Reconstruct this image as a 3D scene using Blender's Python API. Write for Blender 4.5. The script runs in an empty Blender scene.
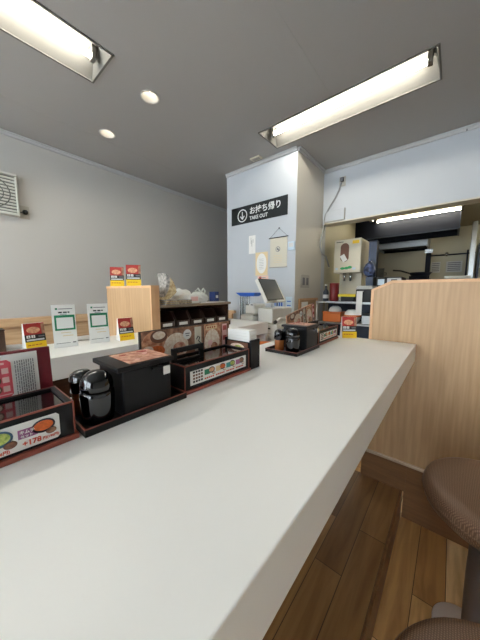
import bpy, bmesh, math, random
from mathutils import Matrix, Vector
random.seed(7)
C = bpy.context.scene.collection
H = 1.156            # eye height above the lower floor; coordinates below are given relative to the eye
CT = -0.25           # counter top, relative to the eye

# ------------------------------------------------------------------ materials
def lin(c):
    c = c / 255.0
    return c / 12.92 if c <= 0.04045 else ((c + 0.055) / 1.055) ** 2.4
def rgb(r, g, b): return (lin(r), lin(g), lin(b), 1.0)
def mat(name, col, rough=0.5, metal=0.0, spec=0.5, coat=0.0, var=0.0, vscale=20, stretch=(1, 1, 1), col2=None,
        emit=None, estr=0.0, trans=0.0, alpha=1.0, bump=0.0, bscale=200, ior=1.45):
    m = bpy.data.materials.new(name); m.use_nodes = True
    nt = m.node_tree; b = nt.nodes['Principled BSDF']
    b.inputs['Base Color'].default_value = col
    b.inputs['Roughness'].default_value = rough
    b.inputs['Metallic'].default_value = metal
    b.inputs['Specular IOR Level'].default_value = spec
    b.inputs['Coat Weight'].default_value = coat
    b.inputs['Transmission Weight'].default_value = trans
    b.inputs['Alpha'].default_value = alpha
    b.inputs['IOR'].default_value = ior
    if emit:
        b.inputs['Emission Color'].default_value = emit
        b.inputs['Emission Strength'].default_value = estr
    if var > 0 or col2 or bump:
        tc = nt.nodes.new('ShaderNodeTexCoord'); mp = nt.nodes.new('ShaderNodeMapping')
        mp.inputs['Scale'].default_value = stretch
        nt.links.new(tc.outputs['Object'], mp.inputs['Vector'])
        if var > 0 or col2:
            n = nt.nodes.new('ShaderNodeTexNoise'); n.inputs['Scale'].default_value = vscale
            n.inputs['Detail'].default_value = 6
            nt.links.new(mp.outputs['Vector'], n.inputs['Vector'])
            r = nt.nodes.new('ShaderNodeValToRGB')
            r.color_ramp.elements[0].position = 0.33; r.color_ramp.elements[1].position = 0.67
            a = col; c2 = col2 or tuple(x * (1 - var) for x in col[:3]) + (1,)
            r.color_ramp.elements[0].color = c2; r.color_ramp.elements[1].color = a
            nt.links.new(n.outputs['Fac'], r.inputs['Fac'])
            nt.links.new(r.outputs['Color'], b.inputs['Base Color'])
        if bump:
            n2 = nt.nodes.new('ShaderNodeTexNoise'); n2.inputs['Scale'].default_value = bscale
            nt.links.new(mp.outputs['Vector'], n2.inputs['Vector'])
            bp = nt.nodes.new('ShaderNodeBump'); bp.inputs['Strength'].default_value = bump
            bp.inputs['Distance'].default_value = 0.002
            nt.links.new(n2.outputs['Fac'], bp.inputs['Height'])
            nt.links.new(bp.outputs['Normal'], b.inputs['Normal'])
    return m

def plank_mat(name, c1, c2, c3, rough=0.35):
    m = bpy.data.materials.new(name); m.use_nodes = True
    nt = m.node_tree; b = nt.nodes['Principled BSDF']; L = nt.links.new
    tc = nt.nodes.new('ShaderNodeTexCoord'); mp = nt.nodes.new('ShaderNodeMapping')
    mp.inputs['Rotation'].default_value = (0, 0, math.pi / 2)
    mp.inputs['Location'].default_value = (0.22, 0.035, 0)
    L(tc.outputs['Object'], mp.inputs['Vector'])
    br = nt.nodes.new('ShaderNodeTexBrick')
    br.offset = 0.37; br.offset_frequency = 2
    br.inputs['Scale'].default_value = 1.0
    br.inputs['Brick Width'].default_value = 0.62
    br.inputs['Row Height'].default_value = 0.098
    br.inputs['Mortar Size'].default_value = 0.0012
    br.inputs['Mortar Smooth'].default_value = 0.1
    br.inputs['Color1'].default_value = (0, 0, 0, 1); br.inputs['Color2'].default_value = (1, 1, 1, 1)
    br.inputs['Mortar'].default_value = (0.5, 0.5, 0.5, 1)
    L(mp.outputs['Vector'], br.inputs['Vector'])
    ramp = nt.nodes.new('ShaderNodeValToRGB')
    e = ramp.color_ramp.elements; e[0].color = c1; e[1].color = c3
    k = e.new(0.5); k.color = c2
    L(br.outputs['Color'], ramp.inputs['Fac'])
    mp2 = nt.nodes.new('ShaderNodeMapping'); mp2.inputs['Scale'].default_value = (14, 1.3, 5)
    L(tc.outputs['Object'], mp2.inputs['Vector'])
    n = nt.nodes.new('ShaderNodeTexNoise'); n.inputs['Scale'].default_value = 2.2; n.inputs['Detail'].default_value = 8
    n.inputs['Distortion'].default_value = 0.6
    L(mp2.outputs['Vector'], n.inputs['Vector'])
    r2 = nt.nodes.new('ShaderNodeValToRGB')
    r2.color_ramp.elements[0].position = 0.35; r2.color_ramp.elements[0].color = (0.62, 0.55, 0.5, 1)
    r2.color_ramp.elements[1].position = 0.62; r2.color_ramp.elements[1].color = (1, 1, 1, 1)
    L(n.outputs['Fac'], r2.inputs['Fac'])
    mx = nt.nodes.new('ShaderNodeMixRGB'); mx.blend_type = 'MULTIPLY'; mx.inputs[0].default_value = 0.85
    L(ramp.outputs['Color'], mx.inputs[1]); L(r2.outputs['Color'], mx.inputs[2])
    mx2 = nt.nodes.new('ShaderNodeMixRGB'); mx2.inputs[2].default_value = (0.03, 0.018, 0.01, 1)
    L(br.outputs['Fac'], mx2.inputs[0]); L(mx.outputs['Color'], mx2.inputs[1])
    L(mx2.outputs['Color'], b.inputs['Base Color'])
    b.inputs['Roughness'].default_value = rough
    return m

def weave_mat(name, ca, cb):
    m = bpy.data.materials.new(name); m.use_nodes = True
    nt = m.node_tree; b = nt.nodes['Principled BSDF']; L = nt.links.new
    tc = nt.nodes.new('ShaderNodeTexCoord')
    w = []
    for d in ('X', 'Y'):
        wv = nt.nodes.new('ShaderNodeTexWave'); wv.bands_direction = d
        wv.inputs['Scale'].default_value = 95; wv.inputs['Distortion'].default_value = 2
        wv.inputs['Detail'].default_value = 1
        L(tc.outputs['Object'], wv.inputs['Vector']); w.append(wv)
    mu = nt.nodes.new('ShaderNodeMath'); mu.operation = 'MULTIPLY'
    L(w[0].outputs['Fac'], mu.inputs[0]); L(w[1].outputs['Fac'], mu.inputs[1])
    r = nt.nodes.new('ShaderNodeValToRGB'); r.color_ramp.elements[0].color = ca; r.color_ramp.elements[1].color = cb
    r.color_ramp.elements[1].position = 0.7
    L(mu.outputs[0], r.inputs['Fac']); L(r.outputs['Color'], b.inputs['Base Color'])
    bp = nt.nodes.new('ShaderNodeBump'); bp.inputs['Strength'].default_value = 0.05; bp.inputs['Distance'].default_value = 0.0004
    L(mu.outputs[0], bp.inputs['Height']); L(bp.outputs['Normal'], b.inputs['Normal'])
    b.inputs['Roughness'].default_value = 0.42
    b.inputs['Specular IOR Level'].default_value = 0.4
    return m

M = dict(
    wall=mat('wall_paper', rgb(186, 184, 179), 0.85, bump=0.15, bscale=300),
    block=mat('white_wall_paper', rgb(188, 193, 198), 0.8, bump=0.1, bscale=300),
    side=mat('cream_wall_panel', rgb(194, 190, 180), 0.6),
    ceil=mat('ceiling_board', rgb(157, 155, 152), 0.9, bump=0.1, bscale=150),
    mould=mat('moulding_white', rgb(184, 185, 185), 0.5),
    kwall=mat('kitchen_beige', rgb(190, 184, 160), 0.6),
    kceil=mat('kitchen_ceiling', rgb(150, 144, 124), 0.7),
    white=mat('white_worktop', rgb(247, 247, 243), 0.34, spec=0.3, var=0.015, vscale=6),
    edge=mat('worktop_edge', rgb(214, 210, 204), 0.4),
    oak=mat('light_oak', rgb(180, 148, 110), 0.5, col2=rgb(162, 129, 92), vscale=5, stretch=(14, 14, 0.7)),
    oakh=mat('light_oak_rail', rgb(205, 172, 134), 0.5, col2=rgb(186, 150, 110), vscale=5, stretch=(6, 0.7, 14)),
    shelfb=mat('brown_shelf_board', rgb(150, 132, 112), 0.5, col2=rgb(126, 108, 90), vscale=6, stretch=(6, 0.7, 14)),
    oakband=mat('oak_edge_band', rgb(208, 166, 124), 0.5, col2=rgb(196, 152, 110), vscale=8, stretch=(4, 4, 1)),
    kick=mat('brown_kick_board', rgb(126, 90, 58), 0.45, col2=rgb(104, 72, 46), vscale=5, stretch=(1, 8, 12)),
    dkwood=mat('dark_brown_wood', rgb(84, 58, 42), 0.5, col2=rgb(62, 42, 30), vscale=6, stretch=(2, 2, 12)),
    floor=plank_mat('wood_floor', rgb(190, 142, 88), rgb(230, 190, 130), rgb(246, 218, 166)),
    floor_shaded=plank_mat('platform_floor_shaded', rgb(100, 72, 44), rgb(136, 100, 62), rgb(166, 128, 84)),  # same laminate as the lower floor, platform shade put into darker planks
    black=mat('black_lacquer', rgb(18, 19, 21), 0.3, spec=0.3),
    satin=mat('satin_black', rgb(20, 21, 24), 0.4, spec=0.25),
    gloss=mat('gloss_black', rgb(9, 10, 14), 0.08, spec=0.6, coat=0.5),
    rim=mat('red_brown_lacquer', rgb(134, 68, 52), 0.35, spec=0.5),
    amber=mat('amber_plastic', rgb(150, 88, 46), 0.2, spec=0.5),
    chrome=mat('chrome', rgb(215, 215, 215), 0.15, metal=1),
    steel=mat('brushed_steel', rgb(170, 172, 172), 0.32, metal=1, var=0.15, vscale=10, stretch=(1, 1, 20)),
    dsteel=mat('dark_steel', rgb(52, 58, 70), 0.4, metal=0.6),
    navy=mat('dark_hood', rgb(20, 24, 36), 0.6, spec=0.2),
    alum=mat('aluminium_strip', rgb(196, 180, 160), 0.3, metal=0.8),
    stool=weave_mat('woven_brown_vinyl', rgb(98, 72, 54), rgb(144, 114, 90)),
    pedestal=mat('pedestal_metal', rgb(158, 152, 150), 0.4, metal=0.6),
    flange=mat('foot_plate_metal', rgb(216, 212, 212), 0.5, metal=0.0),
    paper=mat('paper_white', rgb(238, 238, 234), 0.7),
    paperg=mat('paper_grey', rgb(205, 205, 203), 0.7),
    cream=mat('cream_cloth', rgb(208, 202, 184), 0.8),
    tan=mat('tan_paper', rgb(224, 202, 158), 0.8),
    pinkp=mat('pink_paper', rgb(232, 198, 180), 0.8),
    ink=mat('black_ink', rgb(30, 30, 30), 0.6),
    ink2=mat('grey_ink', rgb(108, 108, 112), 0.7),
    sign=mat('sign_black', rgb(26, 32, 34), 0.35),
    signw=mat('sign_white', rgb(236, 240, 240), 0.5),
    maroon=mat('maroon_cover', rgb(112, 24, 36), 0.4),
    pink=mat('pink_print', rgb(214, 84, 96), 0.5),
    lpink=mat('pale_pink_print', rgb(236, 196, 190), 0.5),
    green=mat('green_print', rgb(28, 122, 84), 0.5),
    bgreen=mat('bright_green_label', rgb(50, 168, 96), 0.5),
    teal=mat('teal_print', rgb(70, 160, 158), 0.5),
    orange=mat('orange_print', rgb(222, 106, 44), 0.5, var=0.35, vscale=220),
    orangeb=mat('orange_plastic', rgb(196, 104, 42), 0.35),
    purple=mat('purple_print', rgb(142, 84, 128), 0.5),
    mauve=mat('mauve_print', rgb(176, 110, 150), 0.5),
    yellow=mat('yellow_print', rgb(230, 188, 24), 0.5),
    yellowd=mat('yellow_plastic', rgb(206, 184, 40), 0.5),
    redp=mat('red_print', rgb(164, 44, 38), 0.5),
    food=mat('food_photo_print', rgb(228, 176, 138), 0.45, col2=rgb(150, 84, 54), vscale=70),
    food2=mat('meat_photo_print', rgb(232, 190, 164), 0.35, col2=rgb(172, 92, 66), vscale=75),
    foodb=mat('brown_photo_print', rgb(176, 132, 104), 0.45, col2=rgb(112, 72, 54), vscale=60),
    salad=mat('salad_print', rgb(206, 214, 120), 0.5, col2=rgb(120, 150, 60), vscale=200),
    rice=mat('rice_print', rgb(246, 236, 220), 0.5, col2=rgb(222, 196, 170), vscale=120),
    bowl=mat('bowl_print', rgb(44, 48, 66), 0.5),
    bowlb=mat('blue_bowl_print', rgb(60, 96, 128), 0.5),
    brownp=mat('brown_print', rgb(110, 72, 54), 0.5),
    lidglass=mat('smoked_lid', rgb(16, 13, 14), 0.12, spec=0.8, coat=0.6),
    printred=mat('red_ink', rgb(206, 78, 50), 0.6),
    bin=mat('dark_brown_bin', rgb(52, 34, 28), 0.4),
    hollow=mat('bin_inside', rgb(26, 18, 16), 0.6),
    news=mat('newsprint', rgb(206, 188, 150), 0.85, col2=rgb(150, 124, 84), vscale=60),
    newsg=mat('grey_newsprint', rgb(178, 172, 162), 0.85, col2=rgb(110, 106, 104), vscale=60),
    bag=mat('milky_plastic_bag', rgb(244, 246, 242), 0.4, trans=0.1, bump=0.8, bscale=60),
    bluebox=mat('navy_box', rgb(36, 58, 118), 0.5),
    bluetray=mat('blue_tray', rgb(38, 92, 184), 0.35),
    equip=mat('equipment_white', rgb(222, 220, 212), 0.4),
    equipg=mat('equipment_grey', rgb(170, 170, 168), 0.4),
    screen=mat('dark_screen', rgb(66, 71, 77), 0.3, spec=0.3),
    glass=mat('clear_acrylic', rgb(240, 244, 244), 0.05, trans=0.92, ior=1.3),
    blueclear=mat('blue_clear_plastic', rgb(112, 128, 168), 0.25, trans=0.5, col2=rgb(60, 70, 110), vscale=18),
    disp=mat('dispenser_beige', rgb(214, 206, 184), 0.4),
    redcup=mat('dark_red_plastic', rgb(104, 24, 28), 0.35),
    label=mat('bin_label', rgb(224, 222, 216), 0.6),
    plate=mat('grey_wall_plate', rgb(168, 164, 154), 0.45),
    fan=mat('fan_housing', rgb(192, 194, 186), 0.45),
    fandark=mat('fan_inside', rgb(96, 98, 94), 0.6),
    cord=mat('grey_cord', rgb(150, 152, 152), 0.5),
    refl=mat('reflector_darkened', rgb(104, 103, 99), 0.6, spec=0.1),  # reflector colour darkened to grey to tone down the glow beside the tubes
    canw=mat('downlight_white', rgb(190, 188, 184), 0.4),
    soffit=mat('pale_opening_trim', rgb(206, 198, 180), 0.5),
    towel=mat('white_wrap', rgb(214, 210, 204), 0.6, bump=0.5, bscale=90),
    thermo=mat('blue_white_plastic', rgb(196, 214, 226), 0.4),
    winframe=mat('window_frame_metal', rgb(120, 122, 126), 0.4, metal=0.6),
    winglass=mat('window_glass', rgb(250, 252, 252), 0.0, trans=1.0, ior=1.01),
    tube=mat('fluorescent_tube', rgb(255, 255, 255), 0.4, emit=(1.0, 0.94, 0.82, 1), estr=50),
    tubek=mat('kitchen_tube', rgb(255, 255, 255), 0.4, emit=(1.0, 0.90, 0.66, 1), estr=48),
    lamp=mat('downlight_bulb', rgb(255, 255, 255), 0.4, emit=(1.0, 0.88, 0.70, 1), estr=9),
)

# ------------------------------------------------------------------ mesh builder
class MB:
    def __init__(s): s.v = []; s.f = []; s.m = []; s.sm = []; s.mats = []; s.T = Matrix.Identity(4)
    def mi(s, m):
        if m not in s.mats: s.mats.append(m)
        return s.mats.index(m)
    def add(s, vs, fs, m, smooth=False):
        o = len(s.v); k = s.mi(m)
        s.v += [tuple(s.T @ Vector(p)) for p in vs]
        for f in fs: s.f.append(tuple(i + o for i in f)); s.m.append(k); s.sm.append(smooth)
        return s
    def box(s, x0, x1, y0, y1, z0, z1, m):
        vs = [(x, y, z) for z in (z0, z1) for y in (y0, y1) for x in (x0, x1)]
        return s.add(vs, [(0, 2, 3, 1), (4, 5, 7, 6), (0, 1, 5, 4), (2, 6, 7, 3), (0, 4, 6, 2), (1, 3, 7, 5)], m)
    def prism(s, poly, z0, z1, m):
        """poly in local xy, counter-clockwise, extruded along local z"""
        n = len(poly)
        vs = [(x, y, z0) for x, y in poly] + [(x, y, z1) for x, y in poly]
        fs = [tuple(reversed(range(n))), tuple(range(n, 2 * n))] + [(i, (i + 1) % n, (i + 1) % n + n, i + n) for i in range(n)]
        return s.add(vs, fs, m)
    def lathe(s, prof, m, c=(0, 0, 0), n=32, smooth=True, sx=1, sy=1):
        vs = []; fs = []
        for r, z in prof:
            for i in range(n):
                a = 2 * math.pi * i / n
                vs.append((c[0] + r * math.cos(a) * sx, c[1] + r * math.sin(a) * sy, c[2] + z))
        for j in range(len(prof) - 1):
            for i in range(n):
                fs.append((j * n + i, j * n + (i + 1) % n, (j + 1) * n + (i + 1) % n, (j + 1) * n + i))
        fs.append(tuple(reversed(range(n)))); fs.append(tuple(range((len(prof) - 1) * n, len(prof) * n)))
        return s.add(vs, fs, m, smooth)
    def tube(s, pts, r, m, n=8, closed=False):
        P = [Vector(p) for p in pts]; vs = []; fs = []; up = None
        for i, p in enumerate(P):
            d = (P[min(i + 1, len(P) - 1)] - P[max(i - 1, 0)]).normalized()
            if up is None: up = Vector((0, 0, 1)) if abs(d.z) < 0.9 else Vector((1, 0, 0))
            a = d.cross(up).normalized(); b = a.cross(d).normalized(); up = b
            for k in range(n):
                t = 2 * math.pi * k / n; vs.append(tuple(p + a * r * math.cos(t) + b * r * math.sin(t)))
        for j in range(len(P) - 1):
            for k in range(n): fs.append((j * n + k, j * n + (k + 1) % n, (j + 1) * n + (k + 1) % n, (j + 1) * n + k))
        fs.append(tuple(reversed(range(n)))); fs.append(tuple(range((len(P) - 1) * n, len(P) * n)))
        return s.add(vs, fs, m, True)
    def rect(s, u0, u1, v0, v1, m, h=0.0006):   # printed patch in the local xy plane
        return s.box(u0, u1, v0, v1, 0, h, m)
    def disc(s, u, v, r, m, h=0.0006, n=20, ry=None):
        ry = ry or r
        return s.prism([(u + r * math.cos(2 * math.pi * i / n), v + ry * math.sin(2 * math.pi * i / n)) for i in range(n)], 0, h, m)
    def ring(s, u, v, r, w, m, h=0.0006, n=36):
        vs = []; fs = []
        for k in range(n):
            a = 2 * math.pi * k / n
            for rr in (r - w, r):
                for z in (0, h): vs.append((u + rr * math.cos(a), v + rr * math.sin(a), z))
        for k in range(n):
            a = k * 4; b = ((k + 1) % n) * 4
            fs += [(a + 1, a + 3, b + 3, b + 1), (a + 2, b + 2, b + 3, a + 3), (a, a + 1, b + 1, b), (a, b, b + 2, a + 2)]
        return s.add(vs, fs, m)
    def text(s, txt, u, v, size, m, h=0.0006, bold=0.0, sx=1.0, align='LEFT', z=0.0):
        cu = bpy.data.curves.new('t', 'FONT'); cu.body = txt; cu.size = size; cu.offset = bold
        cu.extrude = h / 2; cu.align_x = align; cu.resolution_u = 3
        ob = bpy.data.objects.new('t', cu); C.objects.link(ob)
        dg = bpy.context.evaluated_depsgraph_get()
        me = bpy.data.meshes.new_from_object(ob.evaluated_get(dg))
        s.add([(u + p.co.x * sx, v + p.co.y, z + h / 2 + p.co.z) for p in me.vertices], [tuple(p.vertices) for p in me.polygons], m)
        bpy.data.objects.remove(ob); bpy.data.curves.remove(cu); bpy.data.meshes.remove(me)
        return s
    def build(s, name, parent=None, loc=None, bevel=0.0, segs=2, fix=False, rotz=0):
        me = bpy.data.meshes.new(name); me.from_pydata(s.v, [], s.f)
        for m in s.mats: me.materials.append(m)
        for p, k, q in zip(me.polygons, s.m, s.sm): p.material_index = k; p.use_smooth = q
        if fix:
            bm = bmesh.new(); bm.from_mesh(me); bmesh.ops.recalc_face_normals(bm, faces=bm.faces); bm.to_mesh(me); bm.free()
        me.update()
        o = bpy.data.objects.new(name, me); C.objects.link(o)
        if parent: o.parent = parent
        if loc: o.location = (loc[0], loc[1], loc[2] + H)
        elif not parent: o.location = (0, 0, H)
        o.rotation_euler.z = rotz
        if bevel:
            b = o.modifiers.new('bevel', 'BEVEL'); b.width = bevel; b.segments = segs; b.limit_method = 'ANGLE'; b.angle_limit = math.radians(50)
        return o

def frame(origin, facing):
    """local frame for things printed on or fixed to an upright face: x = reader's right, y = up, z = out of the face"""
    if facing == '+x': c = (Vector((0, 1, 0)), Vector((0, 0, 1)), Vector((1, 0, 0)))
    elif facing == '-y': c = (Vector((1, 0, 0)), Vector((0, 0, 1)), Vector((0, -1, 0)))
    elif facing == '-x': c = (Vector((0, -1, 0)), Vector((0, 0, 1)), Vector((-1, 0, 0)))
    elif facing == 'up': c = (Vector((0, 1, 0)), Vector((-1, 0, 0)), Vector((0, 0, 1)))
    m = Matrix.Identity(4)
    for j in range(3):
        for i in range(3): m[i][j] = c[j][i]
        m[j][3] = origin[j]
    return m
def tag(o, label, cat, group=None, kind=None):
    o['label'] = label; o['category'] = cat
    if group: o['group'] = group
    if kind: o['kind'] = kind
    return o
def thing(name, label, cat, loc, rotz=0, group=None):
    o = bpy.data.objects.new(name, None); C.objects.link(o); o.empty_display_size = 0.02
    o.location = (loc[0], loc[1], loc[2] + H); o.rotation_euler.z = rotz
    return tag(o, label, cat, group)
def struct(o): o['kind'] = 'structure'; return o
def copy_tree(o, parent=None, loc=None, label=None, rotz=None):
    c = o.copy(); C.objects.link(c)
    if parent: c.parent = parent
    if loc: c.location = (loc[0], loc[1], loc[2] + H)
    if rotz is not None: c.rotation_euler.z = rotz
    if label: c['label'] = label
    for ch in list(o.children): copy_tree(ch, c)
    return c

# ------------------------------------------------------------------ the room
XL, XR, YN, YF, ZC, ZF = -3.13, 2.2, -2.6, 6.2, 1.40, -H
L1 = (-1.955, -1.662, -0.46, 0.788)     # ceiling light troughs: x0,x1,y0,y1
L2 = (-1.422, -0.170, 1.967, 2.262)
L3 = (-1.955, -1.662, -2.30, -1.05)
L4 = (0.35, 1.60, -1.2, -0.9)
DL = [(-1.79, 1.115), (-2.475, 1.10)]
def ceiling():
    b = MB(); holes = [L1, L2, L3]; R = 0.058; q = 0.08
    sq = [(x - q, x + q, y - q, y + q) for x, y in DL]
    xs = sorted({XL, XR} | {h[i] for h in holes + sq for i in (0, 1)})
    ys = sorted({YN, YF} | {h[i] for h in holes + sq for i in (2, 3)})
    for i in range(len(xs) - 1):
        for j in range(len(ys) - 1):
            cx, cy = (xs[i] + xs[i + 1]) / 2, (ys[j] + ys[j + 1]) / 2
            if any(h[0] < cx < h[1] and h[2] < cy < h[3] for h in holes + sq): continue
            b.add([(xs[i], ys[j], ZC), (xs[i + 1], ys[j], ZC), (xs[i + 1], ys[j + 1], ZC), (xs[i], ys[j + 1], ZC)], [(3, 2, 1, 0)], M['ceil'])
    for x, y in DL:
        vs = []; fs = []; n = 32
        for k in range(n):
            a = 2 * math.pi * k / n; c, s_ = math.cos(a), math.sin(a); t = q / max(abs(c), abs(s_))
            vs += [(x + R * c, y + R * s_, ZC), (x + t * c, y + t * s_, ZC)]
        for k in range(n):
            a = 2 * k; d = 2 * ((k + 1) % n); fs.append((a, d, d + 1, a + 1))
        b.add(vs, fs, M['ceil'])
    # the slim seams between ceiling boards
    for x in (-2.6, -0.78, 1.04):
        b.box(x - 0.002, x + 0.002, YN, 1.9, ZC - 0.0012, ZC, M['ceil'])
    return struct(b.build('ceiling'))
ceiling()
b = MB(); b.box(XL, XR, YN, YF, ZF - 0.05, ZF, M['floor']); struct(b.build('floor'))
PX = -0.133; PZ = -1.014
b = MB(); b.box(-0.62, PX, YN, 1.44, ZF, PZ, M['floor_shaded']); struct(b.build('floor'))
b = MB(); b.box(PX, PX + 0.010, YN, 1.435, ZF, PZ + 0.004, M['kick'])
struct(b.build('trim_1', bevel=0.002))
b = MB(); b.box(XL - 0.1, XL, YN, YF, ZF, ZC, M['wall']); struct(b.build('wall_left'))
b = MB(); b.box(XR, XR + 0.1, YN, YF, ZF, ZC, M['wall']); struct(b.build('wall_right'))
b = MB(); b.box(XL, XR, YF, YF + 0.1, ZF, ZC, M['kwall']); struct(b.build('wall_far'))
# street side wall behind the camera with two wide windows
wins = [(-3.0, -0.6), (-0.5, 1.0)]; wz = (-0.80, 1.28)
b = MB(); b.box(XL, XR, YN - 0.12, YN, ZF, wz[0], M['wall']); b.box(XL, XR, YN - 0.12, YN, wz[1], ZC, M['wall'])
for a, c in ((XL, -3.0), (-0.6, -0.5), (1.0, XR)): b.box(a, c, YN - 0.12, YN, wz[0], wz[1], M['wall'])
struct(b.build('wall_street'))
for i, (a, c) in enumerate(wins):
    r = thing('window_%d' % (i + 1), '', '', ((a + c) / 2, YN - 0.06, wz[0]))
    for k in ('label', 'category'): del r[k]
    r['kind'] = 'structure'; w = (c - a) / 2; h = wz[1] - wz[0]
    b = MB()
    b.box(-w, w, -0.03, 0.03, 0, 0.05, M['winframe']); b.box(-w, w, -0.03, 0.03, h - 0.05, h, M['winframe'])
    b.box(-w, -w + 0.05, -0.03, 0.03, 0.05, h - 0.05, M['winframe']); b.box(w - 0.05, w, -0.03, 0.03, 0.05, h - 0.05, M['winframe'])
    b.box(-0.025, 0.025, -0.03, 0.03, 0.05, h - 0.05, M['winframe']); b.build('window_frame', r)
    b = MB(); b.box(-w + 0.05, w - 0.05, -0.004, 0.004, 0.05, h - 0.05, M['winglass']); b.build('pane', r)
# white block carrying the take-out sign, its right flank beige
b = MB()
b.add([(-2.212, 2.387, ZF), (-1.262, 2.387, ZF), (-1.262, 2.387, ZC), (-2.212, 2.387, ZC)], [(0, 1, 2, 3)], M['block'])
b.add([(-1.262, 2.387, ZF), (-1.262, 3.05, ZF), (-1.262, 3.05, ZC), (-1.262, 2.387, ZC)], [(0, 1, 2, 3)], M['side'])
b.add([(-2.212, 3.15, ZF), (-2.212, 2.387, ZF), (-2.212, 2.387, ZC), (-2.212, 3.15, ZC)], [(0, 1, 2, 3)], M['block'])
b.add([(-1.262, 3.15, ZF), (-2.212, 3.15, ZF), (-2.212, 3.15, ZC), (-1.262, 3.15, ZC)], [(0, 1, 2, 3)], M['block'])
b.add([(-1.262, 3.05, ZF), (-1.262, 3.15, ZF), (-1.262, 3.15, ZC), (-1.262, 3.05, ZC)], [(0, 1, 2, 3)], M['block'])
struct(b.build('wall_takeout'))
# upper wall over the kitchen opening
b = MB(); b.box(-1.262, XR, 3.05, 3.17, 0.80, ZC, M['block']); struct(b.build('wall_kitchen_upper'))
b = MB(); b.box(-1.25, XR, 3.035, 3.19, 0.785, 0.80, M['soffit']); struct(b.build('trim_2', bevel=0.003))
b = MB(); b.box(-1.36, XR, 3.17, YF, 1.16, 1.19, M['kceil']); struct(b.build('ceiling'))
b = MB(); b.box(-1.42, -1.36, 3.15, YF, ZF, 1.16, M['kwall']); struct(b.build('wall_kitchen_left'))
b = MB(); b.box(0.95, XR, 3.05, 3.17, ZF, 0.775, M['block']); struct(b.build('wall_kitchen_right'))
# cove mouldings
def cove(name, pts, facing):
    (x0, y0), (x1, y1) = pts; b = MB()
    if facing == '+x': b.box(x0, x0 + 0.018, y0, y1, ZC - 0.035, ZC, M['mould']); b.box(x0, x0 + 0.03, y0, y1, ZC - 0.012, ZC, M['mould'])
    else: b.box(x0, x1, y0 - 0.018, y0, ZC - 0.035, ZC, M['mould']); b.box(x0, x1, y0 - 0.03, y0, ZC - 0.012, ZC, M['mould'])
    struct(b.build(name, bevel=0.003))
cove('trim_3', ((XL, YN), (XL, YF)), '+x'); cove('trim_4', ((-2.212, 2.387), (-1.262, 2.387)), '-y')
cove('trim_5', ((-1.262, 2.387), (-1.262, 3.02)), '+x'); cove('trim_6', ((-1.262, 3.05), (XR, 3.05)), '-y')

# ------------------------------------------------------------------ ceiling fixtures
def trough(h, along, label):
    x0, x1, y0, y1 = h; cx, cy = (x0 + x1) / 2, (y0 + y1) / 2
    r = thing('ceiling_light', label, 'ceiling light', (cx, cy, ZC), 0 if along == 'x' else math.pi / 2, 'recessed fluorescent lights in the ceiling')
    l = ((x1 - x0) if along == 'x' else (y1 - y0)) / 2; w = ((y1 - y0) if along == 'x' else (x1 - x0)) / 2
    b = MB(); d = 0.09; t = 0.055   # pan: sloped sides up to a narrow flat top
    vs = [(-l, -w, 0), (l, -w, 0), (l, w, 0), (-l, w, 0), (-l + 0.02, -t, d), (l - 0.02, -t, d), (l - 0.02, t, d), (-l + 0.02, t, d)]
    b.add(vs, [(4, 5, 6, 7), (0, 1, 5, 4), (1, 2, 6, 5), (2, 3, 7, 6), (3, 0, 4, 7)], M['refl']); b.build('reflector', r)
    b = MB(); e = 0.012
    b.box(-l - e, l + e, -w - e, -w, -0.006, 0.004, M['refl']); b.box(-l - e, l + e, w, w + e, -0.006, 0.004, M['refl'])
    b.box(-l - e, -l, -w, w, -0.006, 0.004, M['refl']); b.box(l, l + e, -w, w, -0.006, 0.004, M['refl']); b.build('frame', r)
    b = MB(); b.tube([(-l + 0.06, 0, 0.038), (l - 0.06, 0, 0.038)], 0.0155, M['tube'], 16); b.build('tube', r)
    for sx in (-1, 1):
        b = MB(); b.box(sx * (l - 0.045) - 0.013, sx * (l - 0.045) + 0.013, -0.022, 0.022, 0.015, d, M['refl']); b.build('socket', r, bevel=0.003)
    return r
trough(L1, 'y', 'recessed fluorescent light running into the top left corner, above the downlights')
trough(L2, 'x', 'long recessed fluorescent light above the take-out sign wall and kitchen')
trough(L3, 'y', 'added unseen fluorescent light near the street windows, in line with the left one')  # unseen fixture behind the camera, added to help light the room
def downlight(x, y, label):
    r = thing('downlight', label, 'downlight', (x, y, ZC), 0, 'round downlights')
    b = MB(); n = 32
    b.lathe([(0.068, 0.0), (0.066, -0.005), (0.058, -0.004), (0.056, 0.0), (0.05, 0.05), (0.044, 0.07), (0.001, 0.07)], M['canw'], n=n)
    b.f = b.f[:-2]; b.m = b.m[:-2]; b.sm = b.sm[:-2]; b.build('housing', r)
    b = MB(); b.lathe([(0.001, 0.046), (0.016, 0.047), (0.026, 0.052), (0.028, 0.060), (0.020, 0.068)], M['lamp'], n=20); b.build('bulb', r, fix=True)
downlight(*DL[0], 'round recessed downlight nearer the long ceiling light, right of the pair')
downlight(*DL[1], 'round recessed downlight nearer the left wall, left of the pair')
r = thing('ceiling_vent', 'small beige rectangular vent plate on the ceiling over the take-out wall', 'vent', (-1.70, 2.29, ZC))
b = MB(); b.box(-0.06, 0.06, -0.035, 0.035, -0.012, 0, M['cream']); b.build('cover', r, bevel=0.004)
b = MB(); b.box(-0.045, 0.045, -0.022, 0.022, -0.0135, -0.011, M['plate']); b.build('grille', r)

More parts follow.
